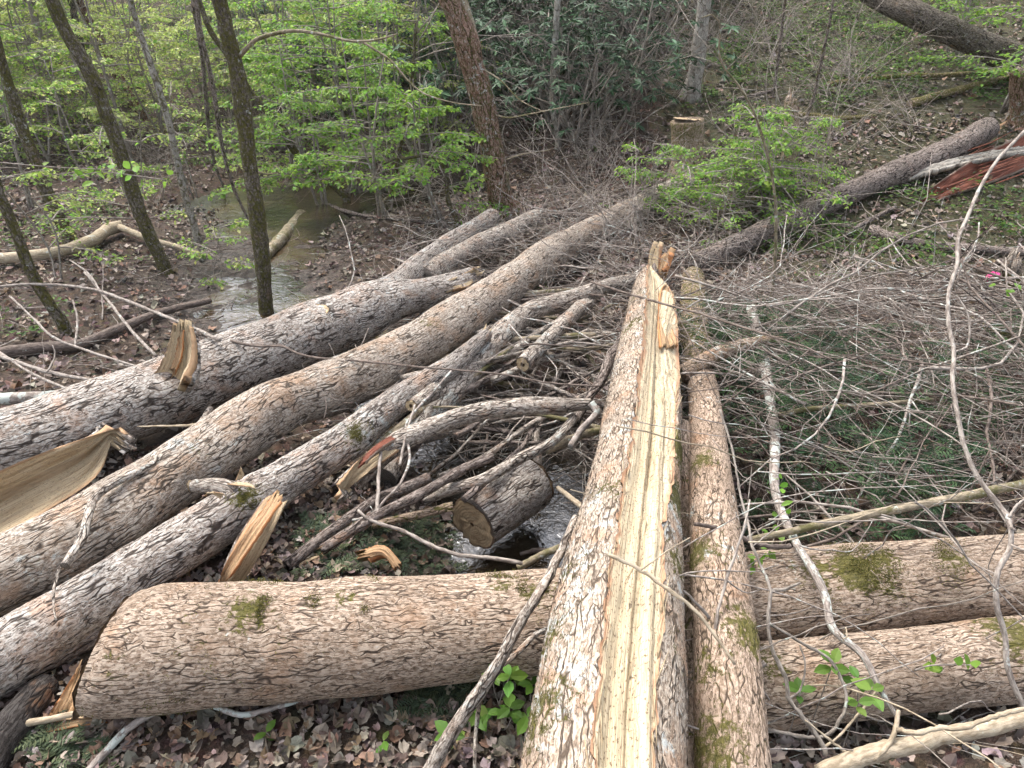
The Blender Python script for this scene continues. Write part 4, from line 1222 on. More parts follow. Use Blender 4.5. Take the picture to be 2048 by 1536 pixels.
standing_tree('forest_tree', [(1410, -10, 28), (1405, 40, 29), (1400, 80, 29), (1392, 140, 31), (1382, 195, 36)], 'smooth grey tree on the slope above the cut stump', 'bark_smooth', sides=28, flare=1.5, seed=7, mb=.1)
standing_tree('forest_tree', [(258, -10, 11), (285, 80, 12), (308, 150, 13), (336, 240, 13), (365, 370, 14), (398, 490, 15)], 'thin pale-barked tree behind the slender mossy tree by the mud bank', 'bark_smooth', sides=14, seed=8)
standing_tree('forest_tree', [(140, -10, 13), (165, 110, 14), (190, 190, 15), (238, 278, 15)], 'distant brown trunk behind the slender mossy tree', sides=14, seed=9, mb=.1)
standing_tree('forest_tree', [(215, 110, 15), (240, 160, 18), (270, 210, 18), (302, 262, 20)], 'reddish leaning distant trunk in the upper left', 'bark_red', sides=14, seed=10, mb=.1)
standing_tree('forest_tree', [(395, -10, 10), (420, 60, 11), (455, 110, 12), (505, 190, 14), (560, 250, 15), (600, 315, 15), (690, 408, 14)], 'leaning thin tree behind the mossy speckled tree', sides=14, seed=11)
standing_tree('hanging_vine', [(385, -10, 8), (392, 40, 8), (405, 120, 8), (418, 260, 7), (430, 330, 6), (455, 400, 5)], 'ropy thin vine stem hanging left of the mossy speckled tree', 'bark_dark', sides=10, flare=1.0, seed=12, cat='vine')
standing_tree('hanging_vine', [(388, -10, 9), (400, 60, 9), (425, 170, 9), (442, 280, 8), (465, 370, 6), (505, 470, 5)], 'second ropy vine stem between the first vine and the mossy speckled tree', 'bark_dark', sides=10, flare=1.0, seed=13, cat='vine')
standing_tree('thin_sapling', [(1440, 120, 4), (1480, 175, 4), (1512, 235, 5), (1540, 330, 5), (1552, 430, 6), (1547, 565, 6), (1525, 660, 6)], 'thin mossy sapling bending left above the brush', 'twig_moss', sides=8, flare=1.0, seed=14, cat='sapling', upper=.3)
standing_tree('thin_sapling', [(1665, 10, 6), (1645, 110, 7), (1625, 200, 7), (1587, 310, 7)], 'thin dark sapling on the slope right of the broken snag', 'bark_dark', sides=8, flare=1.0, seed=15, cat='sapling')
standing_tree('thin_sapling', [(1572, -10, 6), (1560, 90, 6), (1546, 195, 6)], 'thin brown sapling high on the slope', 'bark_dark', sides=8, flare=1.0, seed=16, cat='sapling')
standing_tree('forest_tree', [(893, 440, 12), (885, 400, 10), (895, 330, 9)][::-1] and [(805, 318, 6), (850, 312, 7), (880, 325, 8), (893, 350, 9), (896, 400, 9), (912, 458, 10)], 'small mossy tree with a hooked top left of the reddish tree', sides=12, flare=1.1, seed=17, upper=.2)
standing_tree('forest_tree', [(790, 350, 9), (782, 390, 10), (765, 430, 12)], 'short dark leaning stem at the edge of the mud bank', sides=10, seed=18, upper=1.5)

# leaning trunk at the top right, fallen mossy logs on the slope
simple_log('leaning_tree', [(1700, -40, 1.15, 36), (1760, -2, .95, 42), (1830, 28, .8, 46), (1930, 75, .55, 50), (2048, 128, .3, 54), (2120, 165, .1, 56)], 'g', 'bark_tree', 'thick trunk leaning across the upper right corner', sides=40, step=.06, seed=61, moss_base=.15)
for k, (pts, w, lab) in enumerate([
        ([(1655, 168), (1720, 160), (1800, 152), (1900, 150), (2010, 140)], 10, 'thin mossy log lying level high on the right slope'),
        ([(1820, 208), (1880, 190), (1950, 172), (2070, 145)], 16, 'mossy log tilted up to the right edge on the slope'),
        ([(1565, 228), (1620, 230), (1680, 236), (1750, 232)], 9, 'short moss-covered log above the dark fallen trunk'),
        ([(1440, 208), (1490, 195), (1545, 182)], 9, 'dark thin log right of the smooth grey tree'),
        ([(1740, 460), (1800, 480), (1880, 492), (1980, 500), (2080, 508)], 20, 'brown log lying level below the rotten red log'),
        ([(1690, 470), (1740, 440), (1790, 415)], 10, 'small dark log beneath the fallen trunk'),
        ([(310, 268), (350, 262), (400, 245), (425, 236)], 16, 'mossy fallen log far back behind the vines'),
        ([(640, 405), (720, 430), (800, 438), (880, 445)], 8, 'thin brown log at the foot of the green layered tree'),
        ([(1090, 435), (1160, 412), (1240, 390), (1300, 372)], 8, 'thin pole right of the reddish tree'),
        ([(1010, 440), (1100, 430), (1200, 432), (1240, 428)], 9, 'grey pole lying level right of the reddish tree'),
        ([(1940, 640), (1990, 660), (2060, 690)], 16, 'dark mossy log at the right edge above the brush')]):
    simple_log('fallen_log', [(x, y, .05, w * (1 - .2 * i / len(pts))) for i, (x, y) in enumerate(pts)], 'g', 'bark_moss' if 'moss' in lab else 'bark_dark', lab, sides=16, step=.05, seed=90 + k, lump=.1, moss_base=.6 if 'moss' in lab else .05)


def stump(px, py, top_py, w, label, mat, seed, topmat=None, flare=1.4, spiky=False, name='stump'):
    base = at_g(px, py)
    top = at_y(px, top_py, base[1])
    r = w * depth_of(base) / (2 * FPX)
    C = spline(np.array([[*base - [0, 0, .1], r * flare], [*(base + (top - base) * .3), r * 1.12], [*(base + (top - base) * .7), r], [*top, r * .97]]), n=26)
    root = empty(name, base, label, 'stump')
    ob, g = trunk_mesh('trunk', C, 44, M[mat], root, seed, .10, moss_base=.4)
    if topmat:
        cut_face('cut_face', top + np.array([0, 0, .012]), np.array([.06, .10, 1.0]), r * .90, M[topmat], root, seed=seed)
    if spiky:
        splinters('splinter_bundle', top, np.array([0, 0, 1.0]), r * .9, .18, 9, M['bark_tan'], root, seed, .1)
    return root


stump(1374, 350, 240, 60, 'cut mossy stump with a pale rim in front of the smooth grey tree', 'bark_moss', 101, 'end_dark')
stump(1582, 322, 200, 27, 'tall broken mossy snag on the slope', 'bark_moss', 102, None, 1.4, True, 'broken_snag')
stump(2046, 252, 140, 44, 'reddish stump with flared roots at the upper right edge', 'bark_red', 103, None, 1.8, True)
stump(2040, 592, 535, 66, 'grey mossy stump at the right edge beside a pink ribbon', 'bark_tree', 104, None, 1.7, True)
pr = at_g(1975, 563, .02)
rib = slab('ribbon', [pr, pr + [.04, .01, .05], pr + [.10, 0, .06]], [pr + [0, .05, .01], pr + [.05, .06, .06], pr + [.11, .05, .05]], .01, .002, leaf_material('pink_plastic', 0.2, .5, .4, 0.0), None, 5, n=8, m=4, jag=.004)
rib.data.attributes.new('col', 'FLOAT_COLOR', 'POINT').data.foreach_set('color', np.tile([.75, .04, .25, 1.0], len(rib.data.vertices)).astype(np.float32))
tag(rib, 'bright pink ribbon scrap beside the grey mossy stump', 'ribbon')

REG = []


def reg(o, p, desc, area):
    REG.append((o, np.asarray(p, float), desc, area))


# ------------------------------------------------------------------ leaves
T_DIAMOND = (np.array([[0, 0, 0], [.45, .5, .05], [1, 0, -.06], [.45, -.5, .05]], float), np.array([[0, 1, 2, 3]]))
T_OVAL = (np.array([[0, 0, 0], [.22, .34, .04], [.22, -.34, .04], [.55, .48, .05], [.55, -.48, .05], [.82, .26, .0], [.82, -.26, .0], [1, 0, -.08], [.22, 0, 0], [.55, 0, -.01], [.82, 0, -.04]], float),
          np.array([[0, 8, 1, 1], [0, 2, 8, 8], [8, 9, 3, 1], [8, 2, 4, 9], [9, 10, 5, 3], [9, 4, 6, 10], [10, 7, 5, 5], [10, 6, 7, 7]]))
T_LONG = (np.array([[0, 0, 0], [.25, .42, -.02], [.25, -.42, -.02], [.7, .45, -.10], [.7, -.45, -.10], [1, 0, -.22]], float),
          np.array([[0, 2, 4, 5], [0, 5, 3, 1]]))
_ang = np.linspace(0, 2 * math.pi, 15)[:-1]


def lobed(seed):
    """a curled dead-leaf outline as a fan round the midrib"""
    rg = np.random.default_rng(seed)
    n = 14
    a = np.linspace(0, 2 * math.pi, n, endpoint=False)
    rr = 0.5 * (0.85 + 0.15 * np.cos(a)) * (1 + 0.10 * np.where(np.arange(n) % 2 == 0, 1, -1) * rg.random(n) + 0.16 * rg.normal(size=n))
    V = np.stack([0.5 + rr * np.cos(a) * 1.05, rr * np.sin(a) * 1.35, 0 * a], 1)
    V[:, 2] = 0.9 * rg.random() * (V[:, 1] ** 2) * 2 + 0.16 * np.sin(3 * a + rg.random() * 6) * rg.random() + 0.15 * (V[:, 0] - .5) ** 2
    V = np.vstack([V, [[.5, 0, -.02]]])
    F = np.array([[n, i, (i + 1) % n] for i in range(n)])
    return V, F


def leaf_arrays(pos, d, nrm, L, W, tpl):
    T, F = tpl
    d = unit(d)
    s = unit(np.cross(nrm, d))
    n = np.cross(d, s)
    N, k = len(pos), len(T)
    V = pos[:, None] + L[:, None, None] * T[None, :, 0:1] * d[:, None] + W[:, None, None] * T[None, :, 1:2] * s[:, None] + L[:, None, None] * T[None, :, 2:3] * n[:, None]
    Fa = (F[None] + (np.arange(N) * k)[:, None, None]).reshape(-1, F.shape[1])
    return V.reshape(-1, 3), Fa


def clean_faces(F):
    """split quads with a repeated corner into triangles"""
    if F.shape[1] == 3:
        return [F]
    deg = F[:, 2] == F[:, 3]
    return [F[~deg], F[deg][:, :3]]


def leaves_obj(name, pos, d, nrm, L, W, col, tpl, mat, parent=None):
    V, F = leaf_arrays(pos, d, nrm, L, W, tpl)
    C = np.repeat(np.clip(col, 0, 1), len(tpl[0]), axis=0)
    return mesh_obj(name, V, clean_faces(F), mat, parent, {'col': ('FLOAT_COLOR', C)}, smooth=False)


def pick_col(n, palette, rg, var=0.18):
    p = np.array(palette)
    c = p[rg.integers(0, len(p), n)]
    return c * (1 + var * rg.normal(size=(n, 1))) * (1 + 0.06 * rg.normal(size=(n, 3)))


def copy_tree(root, loc, rz, sc, name=None):
    c = root.copy()
    COL.objects.link(c)
    c.location = Vector([float(x) for x in loc])
    c.rotation_euler = (0, 0, rz)
    c.scale = (sc, sc, sc)
    for ch in root.children:
        k = ch.copy()
        COL.objects.link(k)
        k.parent = c
        k.matrix_parent_inverse = ch.matrix_parent_inverse
    return c


LIME = [(.22, .37, .05), (.18, .33, .045), (.28, .41, .065), (.14, .28, .045)]
YELLOWGREEN = [(.42, .50, .13), (.35, .46, .11), (.48, .52, .19)]  # lightened to brighten the background wood in place of light
RHODO = [(.026, .06, .024), (.036, .08, .032), (.02, .046, .02), (.055, .105, .048)]


def layered_tree(name, base, height, spread, seed, tiers=6, leafL=.05, palette=LIME, label=None, group=None, n_leaf=2600, cat='tree', lean=(0, 0), zlo=0.25, stems=2, arc=None):
    """understorey tree with flat, layered sprays of small young leaves"""
    rg = np.random.default_rng(seed)
    base = np.asarray(base, float)
    root = empty(name, base, label, cat, group)
    polys, tw_pts, tw_dir = [], [], []
    for s in range(stems):
        a = rg.random() * 6.283
        top = base + np.array([lean[0] + .25 * math.cos(a), lean[1] + .25 * math.sin(a), height])
        mid = 0.5 * (base + top) + .12 * rg.normal(size=3)
        C = spline(np.array([base + [.05 * s, 0, -.05], mid, top]), n=12)
        polys.append((C, np.linspace(.022, .006, 12) * (height / 2.2)))
        for k in range(tiers):
            f = zlo + (1 - zlo) * (k + rg.random()) / tiers
            b = C[min(11, int(f * 11))]
            az = rg.random() * 6.283 if arc is None else arc[0] + (arc[1] - arc[0]) * rg.random()
            ln = spread * (.55 + .55 * rg.random()) * (1.15 - .5 * f)
            d0 = np.array([math.cos(az), math.sin(az), .22])
            limb, _ = grow(b, d0, ln, .008, rg, 0, 9, .12, .35)
            polys += limb
            Pm = limb[0][0]
            perp = np.array([-math.sin(az), math.cos(az), 0])
            for j in range(2, 9):
                for sd in (-1, 1):
                    tl = ln * (.22 + .22 * rg.random()) * (1.2 - j / 10)
                    td = unit(np.array([math.cos(az), math.sin(az), 0]) * .8 + sd * perp * .8 + np.array([0, 0, -.12 + .1 * rg.normal()]))
                    tw, _ = grow(Pm[j], td, tl, .0028, rg, 0, 7, .16, .2)
                    polys.append(tw[0])
                    q = tw[0][0]
                    tw_pts.append(q[1:])
                    tw_dir.append(np.broadcast_to(td, (6, 3)))
    tube_obj('trunk', polys, M['twig_stem'], root, 5)
    A, Dd = np.vstack(tw_pts), np.vstack(tw_dir)
    i = rg.integers(0, len(A), n_leaf)
    side = unit(np.cross(Dd[i], np.array([0, 0, 1.0]))) * rg.choice([-1, 1], n_leaf)[:, None]
    d = Dd[i] * .5 + side * (.7 + .3 * rg.random((n_leaf, 1))) + np.array([0, 0, -.35]) + .25 * rg.normal(size=(n_leaf, 3))
    nrm = np.array([0, 0, 1.0]) + .38 * rg.normal(size=(n_leaf, 3))
    pos = A[i] + .012 * rg.normal(size=(n_leaf, 3)) + Dd[i] * .03 * rg.random((n_leaf, 1))
    L = leafL * (.55 + .7 * rg.random(n_leaf))
    leaves_obj('crown', pos, d, nrm, L, L * (.5 + .15 * rg.random(n_leaf)), pick_col(n_leaf, palette, rg), T_DIAMOND, M['leaf_lime'], root)
    return root


# layered green trees in front of the thicket
lay = [  # px, py, height, spread, leaves, label
    (640, 425, 2.0, 1.3, 3600, 'broad layered green tree just right of the mossy speckled tree'),
    (760, 440, 1.9, 1.2, 3400, 'layered green tree over the mud bank, left of the hooked small tree'),
    (880, 455, 1.5, .9, 2600, 'low green leafy shrub at the foot of the reddish tree'),
    (700, 385, 2.4, 1.4, 3200, 'taller pale green tree standing behind the mud bank'),
    (590, 370, 2.6, 1.4, 3000, 'green leafy tree behind the mossy speckled tree'),
    (840, 380, 2.4, 1.2, 2600, 'green tree rising left of the thick reddish tree'),
    (800, 330, 2.6, 1.4, 2400, 'pale leafy tree higher on the bank at centre left'),
    (560, 300, 3.0, 1.6, 2400, 'light green tree far up behind the mossy speckled tree'),
]
for k, (px, py, hh, sp, nl, lab) in enumerate(lay):
    layered_tree('leafy_tree', at_g(px, py), hh, sp, 200 + k, 6, .055, LIME, lab, 'green layered trees before the thicket', nl, stems=3)
# light green shrub in front of the cut stump and its neighbours
for k, (px, py, hh, sp, nl, lab) in enumerate([
        (1310, 430, .75, .6, 1700, 'light green shrub growing over the far end of the middle log'),
        (1490, 450, .70, .75, 2200, 'fresh green shrub below the cut stump'),
        (1530, 425, 1.0, .8, 2100, 'fresh green shrub above the dark fallen trunk'),
        (1500, 370, .6, .6, 1300, 'small green shrub right of the cut stump'),
        (1560, 380, .8, .7, 1300, 'low green shrub at the foot of the broken snag'),
        (1400, 480, .7, .5, 1000, 'low green shrub behind the mossy log end')]):
    layered_tree('green_shrub', at_g(px, py), hh, sp, 230 + k, 5, .042, LIME, lab, 'green shrubs round the stump', nl, cat='shrub', stems=4)
for k, (px, py, hh, sp, nl, lab) in enumerate([
        (430, 560, .5, .45, 500, 'small bright green sprig by the creek left of the mossy speckled tree'),
        (110, 560, 1.1, .8, 700, 'sparse green sapling between the left edge trunks'),
        (300, 500, 1.3, .8, 700, 'sparse green sapling beside the slender mossy tree'),
        (60, 420, 1.9, 1.2, 1200, 'pale green leafy sapling at the left edge'),
        (220, 420, 1.8, 1.1, 1100, 'pale green leafy sapling behind the slender mossy tree'),
        (390, 400, 1.5, 1.0, 900, 'green leafy sapling left of the mud bank')]):
    layered_tree('leafy_sapling', at_g(px, py), hh, sp, 250 + k, 5, .05, LIME + YELLOWGREEN, lab, 'leafy saplings on the left flat', nl, cat='sapling', stems=2)
layered_tree('leafy_tree', at_g(2000, 225), 2.0, 1.5, 270, 7, .055, LIME, 'green leafy tree in front of the leaning trunk at upper right', None, 3000, stems=3)
layered_tree('leafy_tree', at_g(1900, 120), 1.8, 1.5, 271, 7, .055, LIME, 'green leafy tree behind the leaning trunk at upper right', None, 2600, stems=3)


# rhododendron thicket: four shrubs, then copies
def rhododendron(seed):
    rg = np.random.default_rng(seed)
    root = empty('rhododendron', (0, 0, 0))
    polys, tips = [], []
    for k in range(9):
        a = rg.random() * 6.283
        o, t = grow([.1 * rg.normal(), .1 * rg.normal(), -.1], [math.cos(a) * .7, math.sin(a) * .7, 1.0], 1.2 + .7 * rg.random(), .02, rg, 2, 7, .3, .0)
        polys += o
        tips += t
    tube_obj('stem', polys, M['twig_stem'], root, 4)
    P = np.array([t[0] for t in tips])
    Dd = np.array([t[1] for t in tips])
    ok = P[:, 2] > .25
    P, Dd = P[ok], Dd[ok]
    n = len(P)
    m = 10
    ax = unit(Dd * .5 + np.array([0, 0, .9]))
    s = unit(np.cross(ax, np.array([1.0, .2, 0])))
    u_ = np.cross(ax, s)
    ph = rg.random(n)[:, None] * 6.283 + np.arange(m)[None] * (6.283 / m) + .25 * rg.normal(size=(n, m))
    d = np.cos(ph)[..., None] * s[:, None] + np.sin(ph)[..., None] * u_[:, None] + ax[:, None] * (.25 - .55 * rg.random((n, m, 1)))
    nr = ax[:, None] + .2 * rg.normal(size=(n, m, 3))
    L = .10 * (.7 + .5 * rg.random((n, m)))
    pos = np.repeat(P[:, None], m, 1)
    N = n * m
    col = pick_col(N, RHODO, rg, .25)
    leaves_obj('crown', pos.reshape(N, 3), d.reshape(N, 3), nr.reshape(N, 3), L.ravel(), L.ravel() * .27, col, T_LONG, M['leaf_rhodo'], root)
    return root


rh = [rhododendron(300 + i) for i in range(4)]
used = [False] * 4
rg = np.random.default_rng(5)
spots = []
for i in range(1500):
    px, py = rg.uniform(470, 1420), rg.uniform(15, 300)
    top = np.interp(px, [470, 700, 900, 980, 1050, 1190, 1240, 1290, 1330, 1420], [170, 230, 300, 360, 350, 330, 230, 140, 100, 50])
    if py > top:
        continue
    p = at_g(px, py)
    x, y = p[0], p[1]
    if y > 30 or any((x - a) ** 2 + (y - b) ** 2 < (0.50 + .018 * y) ** 2 for a, b in spots):
        continue
    spots.append((x, y))
spots = spots[:125]
for k, (x, y) in enumerate(spots):
    i = k % 4
    p = (x, y, float(H(x, y)) - .05)
    if not used[i]:
        used[i] = True
        o = rh[i]
        o.location = p
        o.scale = (1.0,) * 3
    else:
        o = copy_tree(rh[i], p, rg.random() * 6.283, .65 + .5 * rg.random())
    tag(o, None, 'shrub', 'rhododendrons of the thicket')
    reg(o, p, 'dark rhododendron', 'bg')


# background forest: slim trees with sparse pale spring leaves
def forest_proto(seed, palette, nleaf):
    rg = np.random.default_rng(seed)
    root = empty('background_tree', (0, 0, 0))
    hgt = 6.0
    C = spline(np.array([[0, 0, -.2], [.1 * rg.normal(), .1 * rg.normal(), hgt * .4], [.4 * rg.normal(), .3 * rg.normal(), hgt]]), n=20)
    polys, tp = [(C, np.linspace(.10, .025, 20))], []
    for k in range(30):
        i = int(1 + 18 * rg.random() ** 1.7)
        a = rg.random() * 6.283
        o, t = grow(C[i], [math.cos(a), math.sin(a), .25], .9 + 1.0 * rg.random(), .014, rg, 2, 6, .2, .1)
        polys += o
        tp += t
    tube_obj('trunk', polys, M['twig_stem'], root, 5)
    P = np.array([t[0] for t in tp])
    i = rg.integers(0, len(P), nleaf)
    pos = P[i] + rg.normal(size=(nleaf, 3)) * np.array([.16, .16, .07])
    L = .07 * (.6 + .7 * rg.random(nleaf))
    leaves_obj('crown', pos, rg.normal(size=(nleaf, 3)) + [0, 0, -.3], np.array([0, 0, 1.0]) + .5 * rg.normal(size=(nleaf, 3)), L, L * .6, pick_col(nleaf, palette, rg), T_DIAMOND, M['leaf_lime'], root)
    return root


fp = [forest_proto(400, YELLOWGREEN + LIME, 3600), forest_proto(401, YELLOWGREEN + LIME, 3600), forest_proto(402, YELLOWGREEN, 3600)]
used = [False] * 3
rg = np.random.default_rng(8)
bspots = []
for i in range(500):
    y = rg.uniform(12, 42)
    x = rg.uniform(-.80 * y, -.05 * y) if i % 4 else rg.uniform(-.1 * y, .75 * y)
    if x > -.12 * y and y < 19:
        continue
    if -.58 < x / y < -.16 and y < 26:                # trees left out so open sky reflects in the creek
        continue
    if any((x - a) ** 2 + (y - b) ** 2 < (.9 + .035 * y) ** 2 for a, b in bspots):
        continue
    bspots.append((x, y))
for k, (x, y) in enumerate(bspots[:80]):
    i = k % 3
    p = (x, y, float(H(x, y)))
    if not used[i]:
        used[i] = True
        o = fp[i]
        o.location = p
    else:
        o = copy_tree(fp[i], p, rg.random() * 6.283, .7 + .6 * rg.random())
    tag(o, None, 'tree', 'trees of the background wood')
    reg(o, p, 'slim pale-leaved tree', 'bg')


# low leafy bushes filling the wood behind the creek
lb = [layered_tree('leafy_bush', (0, 0, 0), 1.9 + .3 * i, 1.2, 420 + i, 6, .055, [LIME + YELLOWGREEN, YELLOWGREEN, YELLOWGREEN][i], None, None, 2200, 'shrub', zlo=.12, stems=3) for i in range(3)]
used = [False] * 3
rg = np.random.default_rng(18)
lspots = []
for i in range(1500):
    px, py = rg.uniform(-80, 960), rg.uniform(4, 330)
    if rg.random() < (px - 300) / 900:
        continue
    p = at_g(px, py)
    if p[1] > 36 or p[1] < 10.5 or creek_dist(p[0], p[1]) < 1.3 or any((p[0] - a) ** 2 + (p[1] - b) ** 2 < (.35 + .04 * p[1]) ** 2 for a, b in lspots):
        continue
    lspots.append((p[0], p[1]))
for k, (x, y) in enumerate(lspots[:64]):
    i = k % 3
    p = (x, y, float(H(x, y)))
    sc_ = .8 + .6 * rg.random()
    if not used[i]:
        used[i] = True
        o = lb[i]
        o.location = p
    else:
        o = copy_tree(lb[i], p, rg.random() * 6.283, sc_)
    tag(o, None, 'shrub', 'leafy bushes of the background wood')
    reg(o, p, 'lime-leaved bush', 'bg')


# far wood at the upper left: leaf colour lightened to stand in for glare
rg = np.random.default_rng(28)
nfar = 26000
fy = rg.uniform(24, 75, nfar)
fx = rg.uniform(-.95, .05, nfar) * fy
fz = H(fx, fy) + 5.5 * rg.random(nfar) ** 1.2
fpos = np.stack([fx, fy, fz], 1)
okf = wave(fpos, 29, .9) > -.3
fpos = fpos[okf]
kf = len(fpos)
fl = .10 + .12 * rg.random(kf)
tag(leaves_obj('far_foliage', fpos, rg.normal(size=(kf, 3)), np.array([0, -.5, .8]) + .5 * rg.normal(size=(kf, 3)), fl, fl * .6, pick_col(kf, [(.46, .52, .20), (.40, .48, .16), (.52, .55, .26)], rg), T_DIAMOND, M['leaf_lime']),
    'pale yellow green mass of leaves far off at the upper left', 'foliage', kind='stuff')


# bare twiggy shrubs
def bare_proto(seed, h):
    rg = np.random.default_rng(seed)
    polys = []
    for k in range(5):
        a = rg.random() * 6.283
        o, _ = grow([.05 * rg.normal(), .05 * rg.normal(), -.05], [math.cos(a) * .8, math.sin(a) * .8, 1.0], h * (.6 + .5 * rg.random()), .006, rg, 2, 7, .3, .1)
        polys += o
    return tube_obj('bare_shrub', polys, M['twig_grey'], None, 4)


bp = [bare_proto(500 + i, 1.1 + .2 * i) for i in range(4)]
used = [False] * 4
rg = np.random.default_rng(9)
zone = [((-2.6, 1.8), (8.0, 10.5), 18), ((1.2, 5.5), (6.2, 13), 26), ((-6, -2), (8, 13), 22), ((0.2, 2.0), (6.0, 8.0), 12)]
k = 0
for (xa, xb), (ya, yb), cnt in zone:
    for j in range(cnt):
        x, y = rg.uniform(xa, xb), rg.uniform(ya, yb)
        qx_, qy_ = project((x, y, float(H(x, y)) + .3))
        if creek_dist(x, y) < 1.0 or (1290 < qx_ < 1450 and 240 < qy_ < 480):
            continue
        i = k % 4
        k += 1
        if not used[i]:
            used[i] = True
            o = bp[i]
        else:
            o = bp[i].copy()
            COL.objects.link(o)
        o.location = (x, y, float(H(x, y)))
        o.rotation_euler = (0, 0, rg.random() * 6.283)
        s = .6 + .6 * rg.random()
        o.scale = (s, s, s)
        tag(o, None, 'shrub', 'bare shrubs of the undergrowth')
        reg(o, o.location, 'leafless twiggy shrub', 'bg')


# wood at the lower left corner
simple_log('charred_log', [(-60, 1590, .02, 92), (10, 1470, .05, 78), (60, 1405, .06, 62), (95, 1365, .05, 44)], 'z', 'bark_char', 'black decayed log in the lower left corner', sides=40, step=.015, seed=140, lump=.08)
slab('torn_piece', [at_z(100, 1428, .05), at_z(125, 1385, .09), at_z(150, 1345, .10)], [at_z(150, 1432, .03), at_z(168, 1395, .06), at_z(172, 1345, .08)], .01, .02, M['wood_orange'], None, 141, jag=.03)
tag(bpy.data.objects['torn_piece'], 'pinkish torn wood slab under the left end of the cross log', 'wood piece')
for k, (pa, pb, pc, lab) in enumerate([((38, 1455), (110, 1442), (182, 1436), 'long pale splinter pointing left below the cross log end'), ((60, 1470), (130, 1456), (205, 1445), 'tan splinter lying just below the long pale splinter')]):
    A_ = [at_z(*pa, .03), at_z(*pb, .05), at_z(*pc, .04)]
    o = slab('wood_splinter', A_, [q + np.array([.004, .022, .004]) if i else q + np.array([0, .004, 0]) for i, q in enumerate(A_)], .003, .01, M['wood' if k == 0 else 'wood_orange'], None, 142 + k, n=14, m=5, jag=.01)
    tag(o, lab, 'splinter')
slab('rotten_chunk', [at_z(735, 1118, .04), at_z(765, 1112, .06), at_z(790, 1140, .04)], [at_z(728, 1100, .04), at_z(770, 1092, .08), at_z(805, 1128, .05)], -.015, .03, M['wood_orange'], None, 146, jag=.03)
tag(bpy.data.objects['rotten_chunk'], 'tan rotten wood chunk on the bank behind the cross log', 'wood piece')
rgc = np.random.default_rng(150)
for i in range(34):
    px, py = [(rgc.uniform(380, 640), rgc.uniform(1010, 1170)), (rgc.uniform(640, 900), rgc.uniform(1030, 1140)), (rgc.uniform(20, 420), rgc.uniform(1440, 1530)), (rgc.uniform(200, 420), rgc.uniform(930, 1010))][i % 4]
    p = at_g(px, py, .02)
    a_ = rgc.random() * 6.283
    d_ = np.array([math.cos(a_), math.sin(a_), .12 * rgc.normal()])
    q_ = np.array([-math.sin(a_), math.cos(a_), .12 * rgc.normal()])
    ln, wd = rgc.uniform(.03, .12), rgc.uniform(.006, .02)
    mk = rgc.choice(['wood', 'wood_orange', 'wood'])
    o = slab('wood_chip', [p, p + d_ * ln * .5 + q_ * wd * .2, p + d_ * ln], [p + q_ * wd, p + d_ * ln * .5 + q_ * wd, p + d_ * ln + q_ * wd * .5], .002, .004, M[mk], None, 151 + i, n=6, m=4, jag=.006)
    tag(o, None, 'wood chip', 'wood chips on the ground')
    reg(o, p, 'pale wood chip' if mk == 'wood' else 'orange wood chip', 'chips')


def moss_patch(root, g, c, rad, n, seed):
    """raised cushions: short upright moss blades on the log surface near c"""
    rg = np.random.default_rng(seed)
    V = g['V'].reshape(-1, 3)
    D = g['D'].reshape(-1, 3)
    d = np.linalg.norm(V - c, axis=1)
    w = np.exp(-(d / rad) ** 2) * (wave(V, seed, 60.0) + wave(V, seed + 1, 20.0) > .55)
    if w.sum() <= 0:
        return
    i = rg.choice(len(V), n, p=w / w.sum())
    pos = V[i] + .005 * rg.normal(size=(n, 3))
    L = .004 + .006 * rg.random(n)
    o = leaves_obj('moss_patch', pos, D[i] + 1.1 * rg.normal(size=(n, 3)), rg.normal(size=(n, 3)), L, L * .35, pick_col(n, [(.11, .105, .03), (.15, .135, .035), (.19, .165, .05), (.08, .078, .022)], rg), T_DIAMOND, M['moss'], root)
    o['kind'] = 'stuff'


for k, (px, py, z, rad, n) in enumerate([(1715, 1140, .38, .08, 2600), (1760, 1112, .40, .07, 1500), (505, 1235, .36, .075, 1800), (690, 1195, .40, .05, 800), (1003, 1165, .4, .04, 700), (1075, 1185, .4, .05, 900), (320, 1400, .1, .09, 1200), (1915, 1102, .4, .06, 1000)]):
    moss_patch(logB, gB, at_z(px, py, z), rad * 1.35, n, 160 + k)
moss_patch(logG, gG, at_z(728, 862, .26), .07, 1500, 170)
moss_patch(logG, gG, at_z(500, 985, .28), .06, 800, 171)

# ------------------------------------------------------------------ brush heap at the right and twig tangles
def random_stick(p, az, el, ln, r, rg, n=9, bend=.10):
    d = np.array([math.cos(az) * math.cos(el), math.sin(az) * math.cos(el), math.sin(el)])
    pts = [np.asarray(p, float) - d * ln * .5]
    for i in range(n - 1):
        d = unit(d + bend * rg.normal(size=3) * np.array([1, 1, .6]))
        pts.append(pts[-1] + d * ln / (n - 1))
    return np.array(pts), np.linspace(r, r * .45, n)


rg = np.random.default_rng(21)
fine = {'twig_grey': [], 'twig_dark': [], 'twig_lichen': []}


def heap(x, y):
    return .42 * sm((x - .75) / .5) * sm((4.6 - x) / 1.2) * sm((y - 2.15) / .5) * sm((5.4 - y) / 1.6)


